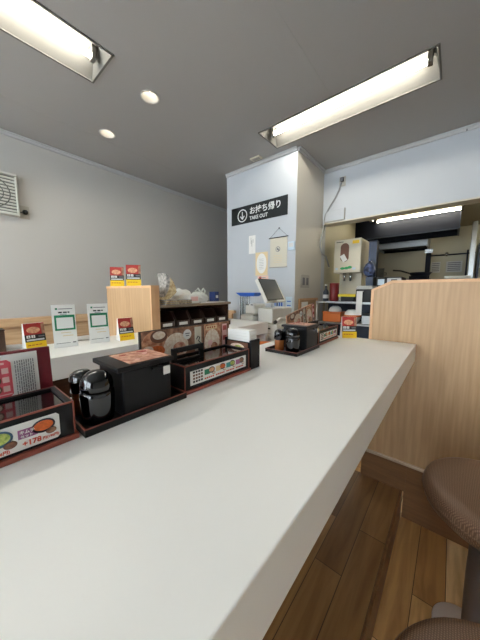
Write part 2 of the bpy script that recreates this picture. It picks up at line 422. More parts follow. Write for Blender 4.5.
# ------------------------------------------------------------------ near counter
r = thing('counter', 'long white counter running from the foreground to the oak partition', 'counter', (-0.39, 0, ZF))
def R(z): return z + H
b = MB(); b.box(-0.285, 0.275, -2.2, 1.435, R(-0.333), R(CT), M['white']); b.build('worktop', r, bevel=0.002)
b = MB(); b.box(-0.12, -0.08, -2.2, 1.435, R(PZ), R(-0.333), M['kick']); b.build('support_panel', r)
# partition at its end
r = thing('partition', 'tall light oak partition with clipped corner at the end of the near counter', 'partition', (0, 1.438, ZF))
pz0 = R(-0.86); x0 = -0.322; zt = R(0.052)
poly = [(x0, pz0), (1.3, pz0), (1.3, zt), (-0.232, zt), (x0, R(0.008))]
b = MB(); b.T = frame((0, 0.04, 0), '-y'); b.prism(poly, 0.0, 0.037, M['oak']); b.build('panel', r)
b = MB(); b.T = frame((0, 0, 0), '-y')
bw = 0.013; inn = [(x0 + bw, pz0), (x0 + bw, R(0.003)), (-0.227, zt - bw), (1.3, zt - bw)]; out = [(x0, pz0), (x0, R(0.008)), (-0.232, zt), (1.3, zt)]
for i in range(3):
    q = [inn[i], inn[i + 1], out[i + 1], out[i]]
    b.prism(q, -0.041, 0.001, M['oakband'])
b.build('edge_band', r)
b = MB(); b.box(x0, 1.3, -0.010, 0.02, R(-0.872), R(-0.858), M['alum']); b.build('metal_strip', r, bevel=0.002)
b = MB(); b.box(x0, PX + 0.02, -0.004, 0.03, R(PZ), R(-0.872), M['kick']); b.box(PX + 0.014, 1.3, -0.002, 0.03, 0, R(-0.872), M['kick']); b.build('kick_board', r)

# ------------------------------------------------------------------ second counter across the staff aisle
r = thing('counter', 'second white counter across the aisle, carrying the code cards and tent cards', 'counter', (-1.4, 0, ZF))
b = MB(); T2 = [(-1.45, -2.2), (-1.13, -2.2), (-1.13, 1.70), (-1.84, 1.70), (-1.84, 0.80), (-1.45, 0.80)]
b.T = Matrix.Translation((1.4, 0, 0)); b.prism(T2, R(-0.338), R(CT), M['white']); b.build('worktop', r, bevel=0.002)
b = MB(); b.box(0.10, 0.14, -2.2, 1.66, 0, R(-0.338), M['dkwood']); b.box(-0.03, 0.10, -2.2, -2.16, 0, R(-0.338), M['dkwood']); b.build('base_panel', r)
b = MB(); b.box(0.14, 0.27, 1.665, 1.70, 0, R(-0.338), M['edge']); b.build('end_panel', r)
# wall seating
r = thing('wall_bench', 'light oak backrest with rounded rail running along the grey left wall', 'bench', (XL, 0, ZF))
b = MB(); b.box(0.002, 0.05, -2.3, 2.3, 0.2, R(-0.325), M['oakh']); b.build('back_panel', r)
b = MB(); b.box(0.002, 0.085, -2.3, 2.34, R(-0.335), R(-0.250), M['oakh']); b.build('rail', r, bevel=0.018, segs=4)
b = MB(); b.box(0.05, 0.5, -2.3, 2.3, 0, 0.42, M['dkwood']); b.build('seat', r, bevel=0.01)
r = thing('bench_end_rail', 'short light oak rail in front of the take-out wall, left of the register', 'rail', (-2.45, 2.3, ZF))
b = MB(); b.box(-0.5, 0.44, -0.02, 0.02, R(-0.272), R(-0.235), M['oakh']); b.build('rail', r, bevel=0.008)
b = MB(); b.box(-0.5, 0.40, -0.015, 0.015, 0, R(-0.272), M['oakh']); b.build('panel', r)
# divider and shelf
r = thing('divider', 'light oak upright divider standing left of the dark bins', 'divider', (-1.55, 0.775, ZF))
b = MB(); b.T = frame((0, 0.025, 0), '-y')
b.prism([(-0.29, 0), (0.09, 0), (0.09, R(-0.339)), (0.09, R(CT) + .001), (0.28, R(CT) + .001), (0.28, R(0.030)), (-0.29, R(0.030))], 0.0, 0.047, M['oak']); b.build('panel', r, bevel=0.001)
b = MB(); b.T = frame((0, -0.0225, 0), '-y')
b.box(-0.291, 0.281, R(0.018), R(0.031), -0.05, 0.001, M['oakband']); b.box(0.270, 0.281, R(CT) + .001, R(0.018), -0.05, 0.001, M['oakband']); b.build('edge_band', r)
r = thing('bin_shelf', 'low brown shelf unit over the row of dark bins', 'shelf', (-1.45, 1.10, CT))
b = MB(); b.box(-0.2, 0.185, -0.297, 0.30, 0.154, 0.170, M['shelfb']); b.build('top_board', r, bevel=0.001)
b = MB(); b.box(-0.2, 0.18, -0.297, 0.30, 0.0, 0.03, M['dkwood']); b.build('bottom_board', r)
b = MB(); b.box(-0.2, -0.185, -0.297, 0.30, 0.03, 0.154, M['dkwood']); b.build('back_board', r)
b = MB(); b.box(-0.185, 0.16, 0.285, 0.30, 0.03, 0.154, M['dkwood']); b.build('end_board', r)
names = ['first dark brown bin in the row, right beside the oak divider', 'second dark brown bin from the oak divider', 'middle one of the five dark brown bins under the shelf',
         'fourth dark brown bin from the oak divider', 'last dark brown bin in the row, nearest the register']
proto = thing('storage_bin', names[0], 'bin', (-1.355, 0.861, CT + 0.030), 0, 'dark bins under the shelf')
w = 0.054
b = MB(); b.T = frame((0, 0, 0), '+x')
b.box(-w, w, 0, 0.006, -0.11, 0.07, M['bin'])
b.prism([(-w, 0.006), (w, 0.006), (w, 0.038), (-w, 0.038)], 0.066, 0.070, M['bin'])
b.T = Matrix.Identity(4)
for s in (-1, 1):
    y0_, y1_ = sorted((s * w, s * (w - 0.004)))
    b.add([(-0.11, y0_, 0.006), (0.07, y0_, 0.006), (0.07, y0_, 0.038), (0.03, y0_, 0.095), (-0.11, y0_, 0.095),
           (-0.11, y1_, 0.006), (0.07, y1_, 0.006), (0.07, y1_, 0.038), (0.03, y1_, 0.095), (-0.11, y1_, 0.095)],
          [(0, 1, 2, 3, 4), (9, 8, 7, 6, 5), (0, 5, 6, 1), (1, 6, 7, 2), (2, 7, 8, 3), (3, 8, 9, 4), (4, 9, 5, 0)], M['bin'])
b.box(-0.11, -0.105, -w + 0.004, w - 0.004, 0.006, 0.095, M['hollow']); b.build('body', proto)
b = MB(); b.T = frame((0.0702, 0, 0), '+x'); b.rect(-0.032, 0.032, 0.010, 0.028, M['label'], 0.001); b.build('label_tag', proto)
for i in range(1, 5): copy_tree(proto, None, (-1.355, 0.861 + 0.116 * i, CT + 0.030), names[i])

# things on the shelf (top at -0.08)
ST = CT + 0.170
r = thing('newspaper_stack', 'fanned stack of folded newspapers on the shelf beside the divider', 'newspapers', (-1.37, 0.935, ST))
b = MB()
for k in range(5):
    b.T = Matrix.Translation((0, 0, 0.0055 * k)) @ Matrix.Rotation(0.06 * math.sin(3 * k), 4, 'Z'); b.box(-0.12, 0.115, -0.10, 0.09, 0, 0.005, M['news' if k % 2 else 'newsg'])
b.build('folded_papers', r, bevel=0.002)
b = MB(); n = 14
for k in range(n):    # sheets curling up like a fan
    a = math.radians(14 + 4.0 * k); pts = []
    for i in range(7):
        t = i / 6; s = (0.105 + 0.0042 * k) * t; aa = a - 0.25 + 0.5 * t
        pts.append((-0.085 + s * math.cos(aa), 0.028 + s * math.sin(aa)))
    up = pts + [(p[0] - 0.0022, p[1] + 0.0022) for p in reversed(pts)]
    b.T = Matrix.Translation((0.0, -0.02 + 0.002 * k, 0)) @ Matrix(((0, 0, 1, 0), (1, 0, 0, 0), (0, 1, 0, 0), (0, 0, 0, 1)))
    b.T = b.T @ Matrix.Translation((-0.0, 0, 0))
    b.prism(up, -0.09 + 0.004 * k, 0.10 - 0.004 * k, M['newsg' if k > 9 else 'news'])
b.build('curled_sheets', r, fix=True)
r = thing('napkin_pack', 'white paper pack with pink print on the shelf, between newspapers and plastic bag', 'napkins', (-1.33, 1.065, ST))
b = MB(); b.box(-0.05, 0.05, -0.045, 0.045, 0, 0.058, M['paper']); b.build('pack', r, bevel=0.008)
b = MB(); b.T = frame((0.0502, 0, 0), '+x'); b.rect(-0.028, 0.03, 0.016, 0.044, M['lpink']); b.build('print', r)
def blob(name, label, cat, loc, sx, sy, sz, m, seed, amp=0.28, parent=None):
    bm = bmesh.new(); bmesh.ops.create_icosphere(bm, subdivisions=4, radius=1)
    rnd = random.Random(seed); ph = [(rnd.uniform(2, 6), rnd.uniform(2, 6), rnd.uniform(2, 6), rnd.uniform(0, 6)) for _ in range(6)]
    for v in bm.verts:
        p = v.co; d = sum(abs(math.sin(a * p.x + b_ * p.y + c * p.z + e)) for a, b_, c, e in ph) / 6 - 0.5
        p = p * (1 + amp * d * 2); v.co = Vector((p.x * sx, p.y * sy, max(p.z * sz + sz * 0.8, 0)))
    for f in bm.faces: f.smooth = True
    me = bpy.data.meshes.new(name); bm.to_mesh(me); bm.free(); me.materials.append(m)
    o = bpy.data.objects.new(name, me); C.objects.link(o)
    if parent: o.parent = parent; o.location = loc
    else: o.location = (loc[0], loc[1], loc[2] + H); tag(o, label, cat)
    return o
r = thing('plastic_bag', 'crumpled milky plastic bag bundle on the shelf above the bins', 'bag', (-1.36, 1.17, ST))
blob('body', '', '', (0, 0, 0), 0.05, 0.072, 0.040, M['bag'], 3, parent=r)
b = MB()
for s in (-1, 1):
    b.tube([(0.0, 0.02 + s * 0.03, 0.055), (0, 0.015 + s * 0.045, 0.08), (0, 0.02 + s * 0.025, 0.098), (0, 0.02, 0.07)], 0.006, M['bag']); b.build('handle', r); b = MB()
tag(blob('plastic_bag', '', '', (-1.54, 1.14, ST), 0.055, 0.10, 0.05, M['bag'], 11), 'flatter pile of white bags at the back of the shelf', 'bag')
r = thing('blue_box', 'small navy blue box at the far end of the bin shelf', 'box', (-1.34, 1.30, ST))
b = MB(); b.box(-0.03, 0.03, -0.02, 0.02, 0, 0.075, M['bluebox']); b.build('box', r, bevel=0.002)
b = MB(); b.T = frame((0.0302, 0, 0), '+x'); b.rect(-0.012, 0.012, 0.03, 0.05, M['paper']); b.build('print', r)
r = thing('paper_sheets', 'flat white sheets lying at the front edge of the bin shelf', 'paper', (-1.30, 1.19, ST))
b = MB(); b.box(-0.025, 0.03, -0.075, 0.15, 0, 0.004, M['paper']); b.box(-0.02, 0.026, -0.07, 0.12, 0.004, 0.007, M['paperg']); b.build('sheets', r)

# ------------------------------------------------------------------ printed cards
def tent(label, loc, rotz, group='red and yellow tent cards', proto=[None]):
    if proto[0]: return copy_tree(proto[0], None, loc, label, rotz)
    r = thing('tent_card', label, 'card', loc, rotz, group); w = 0.037; h = 0.112; d = 0.024; tp = 0.004
    b = MB()   # triangular standing card, front leans back
    b.add([(-w, -d, 0), (w, -d, 0), (w, d, 0), (-w, d, 0), (-w, -tp, h), (w, -tp, h), (w, tp, h), (-w, tp, h)],
          [(3, 2, 1, 0), (4, 5, 6, 7), (0, 1, 5, 4), (1, 2, 6, 5), (2, 3, 7, 6), (3, 0, 4, 7)], M['paper']); b.build('card', r)
    b = MB(); a = math.atan2(d - tp, h); L = math.hypot(d - tp, h)
    u, v, n = Vector((1, 0, 0)), Vector((0, math.sin(a), math.cos(a))), Vector((0, -math.cos(a), math.sin(a)))
    T = Matrix.Identity(4)
    for j, c in enumerate((u, v, n)):
        for i in range(3): T[i][j] = c[i]
    T[0][3], T[1][3], T[2][3] = 0, -d, 0
    b.T = T
    b.rect(-w, w, 0, 0.034, M['yellow']); b.rect(-w, w, 0.034, 0.064, M['ink']); b.rect(-w, w, 0.064, L, M['redp'])
    b.T = T @ Matrix.Translation((0, 0, 0.0007))
    b.disc(-0.004, 0.084, 0.024, M['food'], ry=0.014); b.rect(w - 0.012, w, 0.064, L - 0.004, M['foodb'])
    for i in range(2): b.rect(-w + 0.006 + i * 0.017, -w + 0.019 + i * 0.017, 0.050, 0.062, M['paper'])
    b.rect(w - 0.026, w - 0.004, 0.052, 0.058, M['ink2'])
    b.rect(-w + 0.005, w - 0.006, 0.038, 0.045, M['paperg'])
    for i in range(4): b.rect(-w + 0.007 + i * 0.013, -w + 0.017 + i * 0.013, 0.018, 0.021, M['redp'])
    b.T = T @ Matrix.Translation((0, 0, 0.0014))
    for i in range(2):
        b.rect(-w + 0.009 + i * 0.017, -w + 0.016 + i * 0.017, 0.053, 0.0545, M['ink']); b.rect(-w + 0.0117 + i * 0.017, -w + 0.013 + i * 0.017, 0.051, 0.061, M['ink'])
    b.build('print', r)
    proto[0] = r; return r
tent('red and yellow tent card standing on the near counter before the kitchen', (-0.420, 1.415, CT), 0.60)
tent('red and yellow tent card behind the maroon menu, left of both code cards', (-1.385, 0.252, CT), 1.72)
tent('red and yellow tent card on the second counter in front of the oak divider', (-1.285, 0.606, CT), 1.50)
tent('left one of the two tent cards on top of the oak divider', (-1.715, 0.775, 0.031), 1.05).scale = (1.12, 1.12, 1.12)
tent('right one of the two tent cards on top of the oak divider', (-1.495, 0.775, 0.031), 1.00).scale = (1.12, 1.12, 1.12)

def codecard(loc, rotz, label):
    r = thing('code_card', label, 'card', loc, rotz, 'white payment cards on the second counter')
    w = 0.044; h = 0.19
    b = MB(); b.T = frame((0, 0, 0), '-y') @ Matrix.Rotation(-0.08, 4, 'X'); b.box(-w, w, 0.0, h, -0.003, 0, M['paper']); b.build('card', r, bevel=0.0008)
    b = MB(); b.T = frame((0, 0, 0), '-y') @ Matrix.Rotation(-0.08, 4, 'X') @ Matrix.Translation((0, 0, 0.0004))
    b.rect(-0.030, -0.022, 0.168, 0.176, M['green']); b.rect(-0.018, 0.034, 0.170, 0.173, M['ink2'])
    b.build('header_print', r); b = MB(); b.T = frame((0, 0, 0), '-y') @ Matrix.Rotation(-0.08, 4, 'X') @ Matrix.Translation((0, 0, 0.0004))
    for i, (a, c) in enumerate(((-0.020, -0.006), (-0.002, 0.012), (0.015, 0.022))): b.rect(a, c, 0.153, 0.159, M['ink'])
    b.rect(-0.036, 0.040, 0.076, 0.144, M['green']); b.rect(-0.014, 0.012, 0.1465, 0.149, M['ink2'])
    b.rect(-0.016, 0.022, 0.064, 0.0665, M['tan']); b.rect(-0.010, 0.030, 0.050, 0.053, M['tan'])
    b.rect(-0.036, 0.016, 0.018, 0.020, M['ink2']); b.rect(0.026, 0.038, 0.017, 0.022, M['ink2'])
    b.T = b.T @ Matrix.Translation((0, 0, 0.0007)); b.rect(-0.029, 0.033, 0.084, 0.133, M['paper']); b.build('print', r)
    b = MB(); b.T = Matrix.Identity(4); b.box(-0.03, 0.03, 0.006, 0.05, 0.0, 0.003, M['paperg'])
    b.add([(-0.02, 0.05, 0.003), (0.02, 0.05, 0.003), (0.02, 0.018, 0.10), (-0.02, 0.018, 0.10), (-0.02, 0.047, 0.003), (0.02, 0.047, 0.003), (0.02, 0.015, 0.10), (-0.02, 0.015, 0.10)],
          [(0, 1, 2, 3), (7, 6, 5, 4), (0, 4, 5, 1), (1, 5, 6, 2), (2, 6, 7, 3), (3, 7, 4, 0)], M['paperg']); b.build('stand', r, fix=True)
codecard((-1.31, 0.350, CT), 1.45, 'left white payment card with green square, behind the black jars')
codecard((-1.305, 0.490, CT), 1.42, 'right white payment card with green square, closer to the oak divider')
def bundle(loc, rotz, label, l=0.05):
    r = thing('wrapped_towel', label, 'towel', loc, rotz, 'wrapped hand towels on the second counter')
    b = MB(); b.T = Matrix.Rotation(math.pi / 2, 4, 'Y') @ Matrix.Identity(4)
    b.T = Matrix.Translation((0, 0, 0.0125)) @ b.T; b.lathe([(0.002, -l), (0.009, -l * 0.97), (0.0125, -l * 0.8), (0.0125, l * 0.8), (0.009, l * 0.97), (0.002, l)], M['towel'], n=16); b.build('roll', r)
    b = MB(); b.T = Matrix.Translation((0, 0, 0.0125)); b.box(l * 0.92, l * 1.15, -0.012, 0.012, -0.0008, 0.0008, M['bag']); b.build('wrapper_end', r); b = MB(); b.T = Matrix.Translation((0, 0, 0.0125)); b.box(-l * 1.15, -l * 0.92, -0.012, 0.012, -0.0008, 0.0008, M['bag']); b.build('wrapper_end', r)
bundle((-1.415, 0.165, CT), 1.35, 'wrapped white towel roll left of the leftmost tent card')
bundle((-1.420, 0.44, CT), 1.5, 'wrapped white towel roll between the two payment cards')
r = thing('menu_holder', 'dark brown wooden menu holder at the far left on the second counter', 'menu holder', (-1.42, 0.10, CT))
b = MB(); b.box(-0.035, 0.035, -0.06, 0.06, 0, 0.006, M['dkwood']); b.box(-0.035, 0.035, -0.06, 0.06, 0.006, 0.088, M['dkwood']); b.build('body', r, bevel=0.002)
b = MB(); b.box(-0.036, 0.036, -0.061, 0.061, 0.088, 0.094, M['bin']); b.build('rim', r, bevel=0.001)

# ------------------------------------------------------------------ condiment set on the near counter
def lacquer_box(name, label, loc, L, W, Ht, group=None):
    """black box with red-brown edges, open recessed top; front faces +x. loc = centre of front bottom edge"""
    r = thing(name, label, 'box', loc, 0, group); t = 0.004
    b = MB(); b.box(-W + t, -t * 0.5, -L / 2 + t, L / 2 - t, 0.009, Ht - 0.012, M['black'])
    b.box(-t, -0.0008, -L / 2 + 0.001, L / 2 - 0.001, 0.009, Ht - 0.002, M['satin']); b.box(-W + 0.001, -W + t, -L / 2 + 0.001, L / 2 - 0.001, 0.009, Ht - 0.002, M['black'])
    for s in (-1, 1):
        y0, y1 = sorted((s * (L / 2 - 0.001), s * (L / 2 - t))); b.box(-W + t, -t, y0, y1, 0.009, Ht - 0.002, M['black'])
    b.build('body', r)
    b = MB(); e = 0.002
    b.box(-e, 0.0005, -L / 2, L / 2, Ht - 0.0022, Ht + 0.0004, M['rim']); b.box(-W, -W + e, -L / 2, L / 2, Ht - 0.0022, Ht + 0.0004, M['rim'])
    for s in (-1, 1):
        y0, y1 = sorted((s * L / 2, s * (L / 2 - e))); b.box(-W + e, -e, y0, y1, Ht - 0.0022, Ht + 0.0004, M['rim'])
        b.box(-e, 0.0005, y0, y1, 0.009, Ht - 0.0022, M['rim'])
    b.build('rim', r)
    b = MB(); e2 = 0.009
    b.box(-W + e, -W + e2, -L / 2 + e, L / 2 - e, Ht - 0.010, Ht, M['satin'])
    for s in (-1, 1):
        y0, y1 = sorted((s * (L / 2 - e), s * (L / 2 - e2))); b.box(-W + e2, -e, y0, y1, Ht - 0.010, Ht, M['satin'])
    b.build('top_frame', r)
    b = MB(); b.box(-W - 0.003, 0.005, -L / 2 - 0.004, L / 2 + 0.004, 0, 0.009, M['rim']); b.build('base', r, bevel=0.0015)
    b = MB(); b.box(-W + 0.0091, -0.0022, -L / 2 + 0.0091, L / 2 - 0.0091, Ht - 0.010, Ht - 0.004, M['lidglass']); b.build('lid', r)
    return r
FX = -0.477
def bowl_art(b, u, v, r, outer, fill, z=0):
    b.disc(u, v, r, outer, ry=r * 0.72); T = b.T.copy(); b.T = T @ Matrix.Translation((0, 0, 0.0006)); b.disc(u, v + r * 0.04, r * 0.82, fill, ry=r * 0.52); b.T = T
# box 1: nearest, with the kimchi set strip
y0, y1 = -0.225, 0.131; L = y1 - y0
r = lacquer_box('chopstick_box', 'black lacquer box with +178 kimchi strip, in front of the maroon menu', (FX, (y0 + y1) / 2, CT), L, 0.105, 0.066, 'black lacquer boxes on the near counter')
b = MB(); b.T = frame((0.0006, L / 2, 0), '+x')
b.prism([(-0.30, 0.014), (-0.026, 0.014), (-0.022, 0.018), (-0.022, 0.051), (-0.026, 0.055), (-0.30, 0.055)], 0, 0.0008, M['paper'])
b.T = b.T @ Matrix.Translation((0, 0, 0.0009))
bowl_art(b, -0.043, 0.041, 0.0150, M['bowl'], M['orange']); bowl_art(b, -0.034, 0.030, 0.0070, M['brownp'], M['foodb'])
b.rect(-0.074, -0.051, 0.031, 0.045, M['purple'])
b.text('+178', -0.070, 0.0185, 0.0110, M['printred'], bold=0.0003); b.text('円(196円)', -0.0455, 0.0190, 0.0052, M['printred'], bold=0.0001)
bowl_art(b, -0.096, 0.040, 0.0170, M['bowlb'], M['salad']); bowl_art(b, -0.083, 0.0275, 0.0078, M['brownp'], M['foodb'])
b.text('178円(196円)', -0.118, 0.0165, 0.006, M['printred'], bold=0.0002)
b.T = b.T @ Matrix.Translation((0, 0, 0.0008))
b.text('キムチ', -0.0725, 0.0385, 0.0062, M['paper'], bold=0.00015); b.text('セット', -0.0715, 0.0325, 0.0050, M['paper'], bold=0.0001)
b.build('price_strip', r)
# the maroon menu behind box 1
r = thing('menu_book', 'maroon menu book with a white and pink page, upright behind the +178 box', 'menu', (-0.590, -0.05, CT))
tilt = Matrix.Rotation(-0.06, 4, 'X')
b = MB(); b.T = frame((0, 0, 0), '+x') @ tilt; b.box(-0.17, 0.181, 0, 0.143, -0.009, 0, M['maroon']); b.build('cover', r, bevel=0.0015)
b = MB(); b.T = frame((0, 0, 0), '+x') @ tilt
b.box(-0.165, 0.160, 0.004, 0.138, 0.0001, 0.0015, M['paper']); b.T = b.T @ Matrix.Translation((0, 0, 0.0016))
b.prism([(-0.165, 0.062), (0.117, 0.062), (0.122, 0.067), (0.122, 0.124), (0.117, 0.129), (-0.165, 0.129)], 0, 0.0006, M['pink'])
b.T = b.T @ Matrix.Translation((0, 0, 0.0007))
for k, zz in enumerate((0.110, 0.094, 0.078)):
    for c in (0.100, 0.060): b.disc(c, zz, 0.0075, M['brownp']); b.disc(c, zz, 0.005, M['rice'], h=0.0011); b.rect(c + 0.009, c + 0.018, zz - 0.005, zz + 0.005, M['lpink'])
for k in range(7): b.rect(0.06 + k * 0.008, 0.065 + k * 0.008, 0.1215, 0.1250, M['lpink'])
b.rect(-0.165, 0.120, 0.067, 0.0685, M['lpink'])
rnd = random.Random(5)
for c in range(9):
    x = 0.1270 + c * 0.0032; z0 = 0.125
    while z0 > 0.045 + rnd.random() * 0.02:
        q = rnd.uniform(0.002, 0.007); b.rect(x, x + 0.0012, z0 - q, z0, M['ink2']); z0 -= q + 0.0014
b.build('page', r)

# tray with jars and ginger box: built once, copied for the far set
def jar(label, loc, k=1.17):
    r = thing('condiment_jar', label, 'jar', loc, 0.3, 'glossy black condiment jars')
    b = MB(); b.lathe([(0.019 * k, 0), (0.0225 * k, 0.003), (0.0240 * k, 0.010), (0.0252 * k, 0.050), (0.0248 * k, 0.058), (0.0232 * k, 0.0605)], M['gloss'], n=40); b.build('body', r)
    b = MB(); b.lathe([(0.0228 * k, 0.061), (0.0240 * k, 0.064), (0.0240 * k, 0.072), (0.0222 * k, 0.082), (0.0175 * k, 0.091), (0.010 * k, 0.0965), (0.001, 0.098)], M['gloss'], n=40); b.build('lid', r)
    return r
def shaker(label, loc):
    r = thing('spice_shaker', label, 'shaker', loc, 0, 'spice shakers with amber bodies')
    b = MB(); b.lathe([(0.017, 0), (0.020, 0.002), (0.020, 0.042), (0.0195, 0.044)], M['amber'], n=32); b.build('body', r)
    b = MB(); b.lathe([(0.0205, 0.044), (0.0225, 0.046), (0.0225, 0.072), (0.020, 0.080), (0.012, 0.086), (0.001, 0.088)], M['gloss'], n=32); b.build('cap', r)
    return r
def tray(label, loc):
    r = thing('tray', label, 'tray', loc, 0, 'long black trays holding the condiments')
    b = MB(); b.box(-0.145, 0, 0, 0.215, 0, 0.005, M['black'])
    b.box(-0.004, 0, 0, 0.215, 0.005, 0.013, M['black']); b.box(-0.145, -0.141, 0, 0.215, 0.005, 0.013, M['black'])
    b.box(-0.141, -0.004, 0, 0.004, 0.005, 0.013, M['black']); b.box(-0.141, -0.004, 0.211, 0.215, 0.005, 0.013, M['black']); b.build('body', r)
    b = MB(); e = 0.0022
    b.box(-e, 0.0006, -0.0005, 0.2155, 0.013, 0.0145, M['rim']); b.box(-0.1455, -0.1455 + e, -0.0005, 0.2155, 0.013, 0.0145, M['rim'])
    b.box(-0.1455 + e, -e, -0.0005, e, 0.013, 0.0145, M['rim']); b.box(-0.1455 + e, -e, 0.2155 - e, 0.2155, 0.013, 0.0145, M['rim']); b.build('rim', r)
    return r
def ginger(label, loc):
    r = thing('ginger_box', label, 'box', loc, 0, 'black lidded boxes on the trays')
    b = MB(); b.box(-0.055, 0.055, -0.057, 0.050, 0, 0.092, M['satin']); b.build('body', r, bevel=0.004, segs=3)
    b = MB(); b.box(-0.059, 0.059, -0.068, 0.056, 0.092, 0.102, M['satin']); b.build('lid', r, bevel=0.002)
    b = MB(); b.T = frame((0, 0, 0.1022), 'up'); b.rect(-0.038, 0.053, -0.048, 0.048, M['food2'], 0.0006)
    b.T = b.T @ Matrix.Translation((0, 0, 0.0007)); rr = random.Random(2)
    for i in range(14): b.disc(rr.uniform(-0.03, 0.045), rr.uniform(-0.03, 0.04), rr.uniform(0.004, 0.009), M[rr.choice(['food', 'lpink', 'redp', 'food2'])], ry=rr.uniform(0.003, 0.006), h=0.0003 + 0.00005 * i)
    b.build('lid_photo', r)
    b = MB(); b.box(0.055, 0.066, 0.024, 0.041, 0.068, 0.087, M['chrome']); b.build('clasp', r, bevel=0.001)
    b = MB(); b.box(0.055, 0.062, 0.002, 0.026, 0.082, 0.088, M['black']); b.build('clasp_arm', r, bevel=0.001)
    return r
TX, TY = -0.462, 0.140
DY = 0.722
tray('black condiment tray on the near counter, nearest the camera', (TX, TY, CT))
tray('black condiment tray in the far set, close to the register', (-0.438, 0.858, CT))
jar('glossy black domed jar in front, on the nearest tray', (-0.501, 0.177, CT + 0.0052))
jar('glossy black domed jar on the far condiment tray', (-0.482, 0.905, CT + 0.0052))
shaker('spice shaker half hidden behind the near domed jar', (-0.562, 0.172, CT + 0.0052))
shaker('amber spice shaker with black cap at the left end of the far tray', (-0.540, 0.900, CT + 0.0052))
ginger('black lidded box with meat photo on its lid, on the nearest tray', (-0.523, 0.268, CT + 0.0052))
ginger('black lidded box on the far condiment tray', (-0.497, 1.006, CT + 0.0052))

def strip5(r, L):
    b = MB(); b.T = frame((0.0006, -L / 2, 0), '+x')
    b.rect(0.016, L - 0.018, 0.018, 0.054, M['paper'], 0.0008); b.T = b.T @ Matrix.Translation((0, 0, 0.0009))
    for z in (0.026, 0.034, 0.042, 0.050):
        for k in range(4): b.rect(0.024 + k * 0.0085, 0.030 + k * 0.0085, z - 0.0025, z + 0.0022, M['brownp' if z in (0.034, 0.042) else 'ink'])
    cols = ['green', 'tan', 'teal', 'mauve']
    for k, c in enumerate(cols):
        u = 0.062 + k * 0.0410
        b.rect(u, u + 0.018, 0.034, 0.048, M[c]); bowl_art(b, u + 0.025, 0.043, 0.0115, M['bowl'], M[['food', 'orange', 'salad', 'foodb'][k]]); bowl_art(b, u + 0.033, 0.033, 0.0055, M['brownp'], M['rice'])
        for j in range(5): b.rect(u + j * 0.007, u + j * 0.007 + 0.005, 0.023, 0.0265, M['printred'])
    b.build('price_strip', r)
def handle_part(r):
    b = MB(); b.T = frame((-0.050, 0, 0.0662), '+x')
    for a in ((-0.125, -0.111, 0, 0.040), (-0.034, -0.022, 0, 0.040), (-0.111, -0.034, 0.027, 0.040), (-0.111, -0.034, 0, 0.009)): b.box(a[0], a[1], a[2], a[3], -0.004, 0.004, M['satin'])
    b.build('slotted_plate', r, bevel=0.0012)
L3_ = 0.250
r = lacquer_box('cutlery_box', 'black lacquer box with a strip of four bowl pictures, right of the near tray', (FX, 0.362 + L3_ / 2, CT), L3_, 0.105, 0.070, 'black lacquer boxes on the near counter')
strip5(r, L3_); handle_part(r)
copy_tree(r, None, (FX + 0.022, 1.100 + L3_ / 2, CT), 'black lacquer box with picture strip in the far set, beside the tent card')

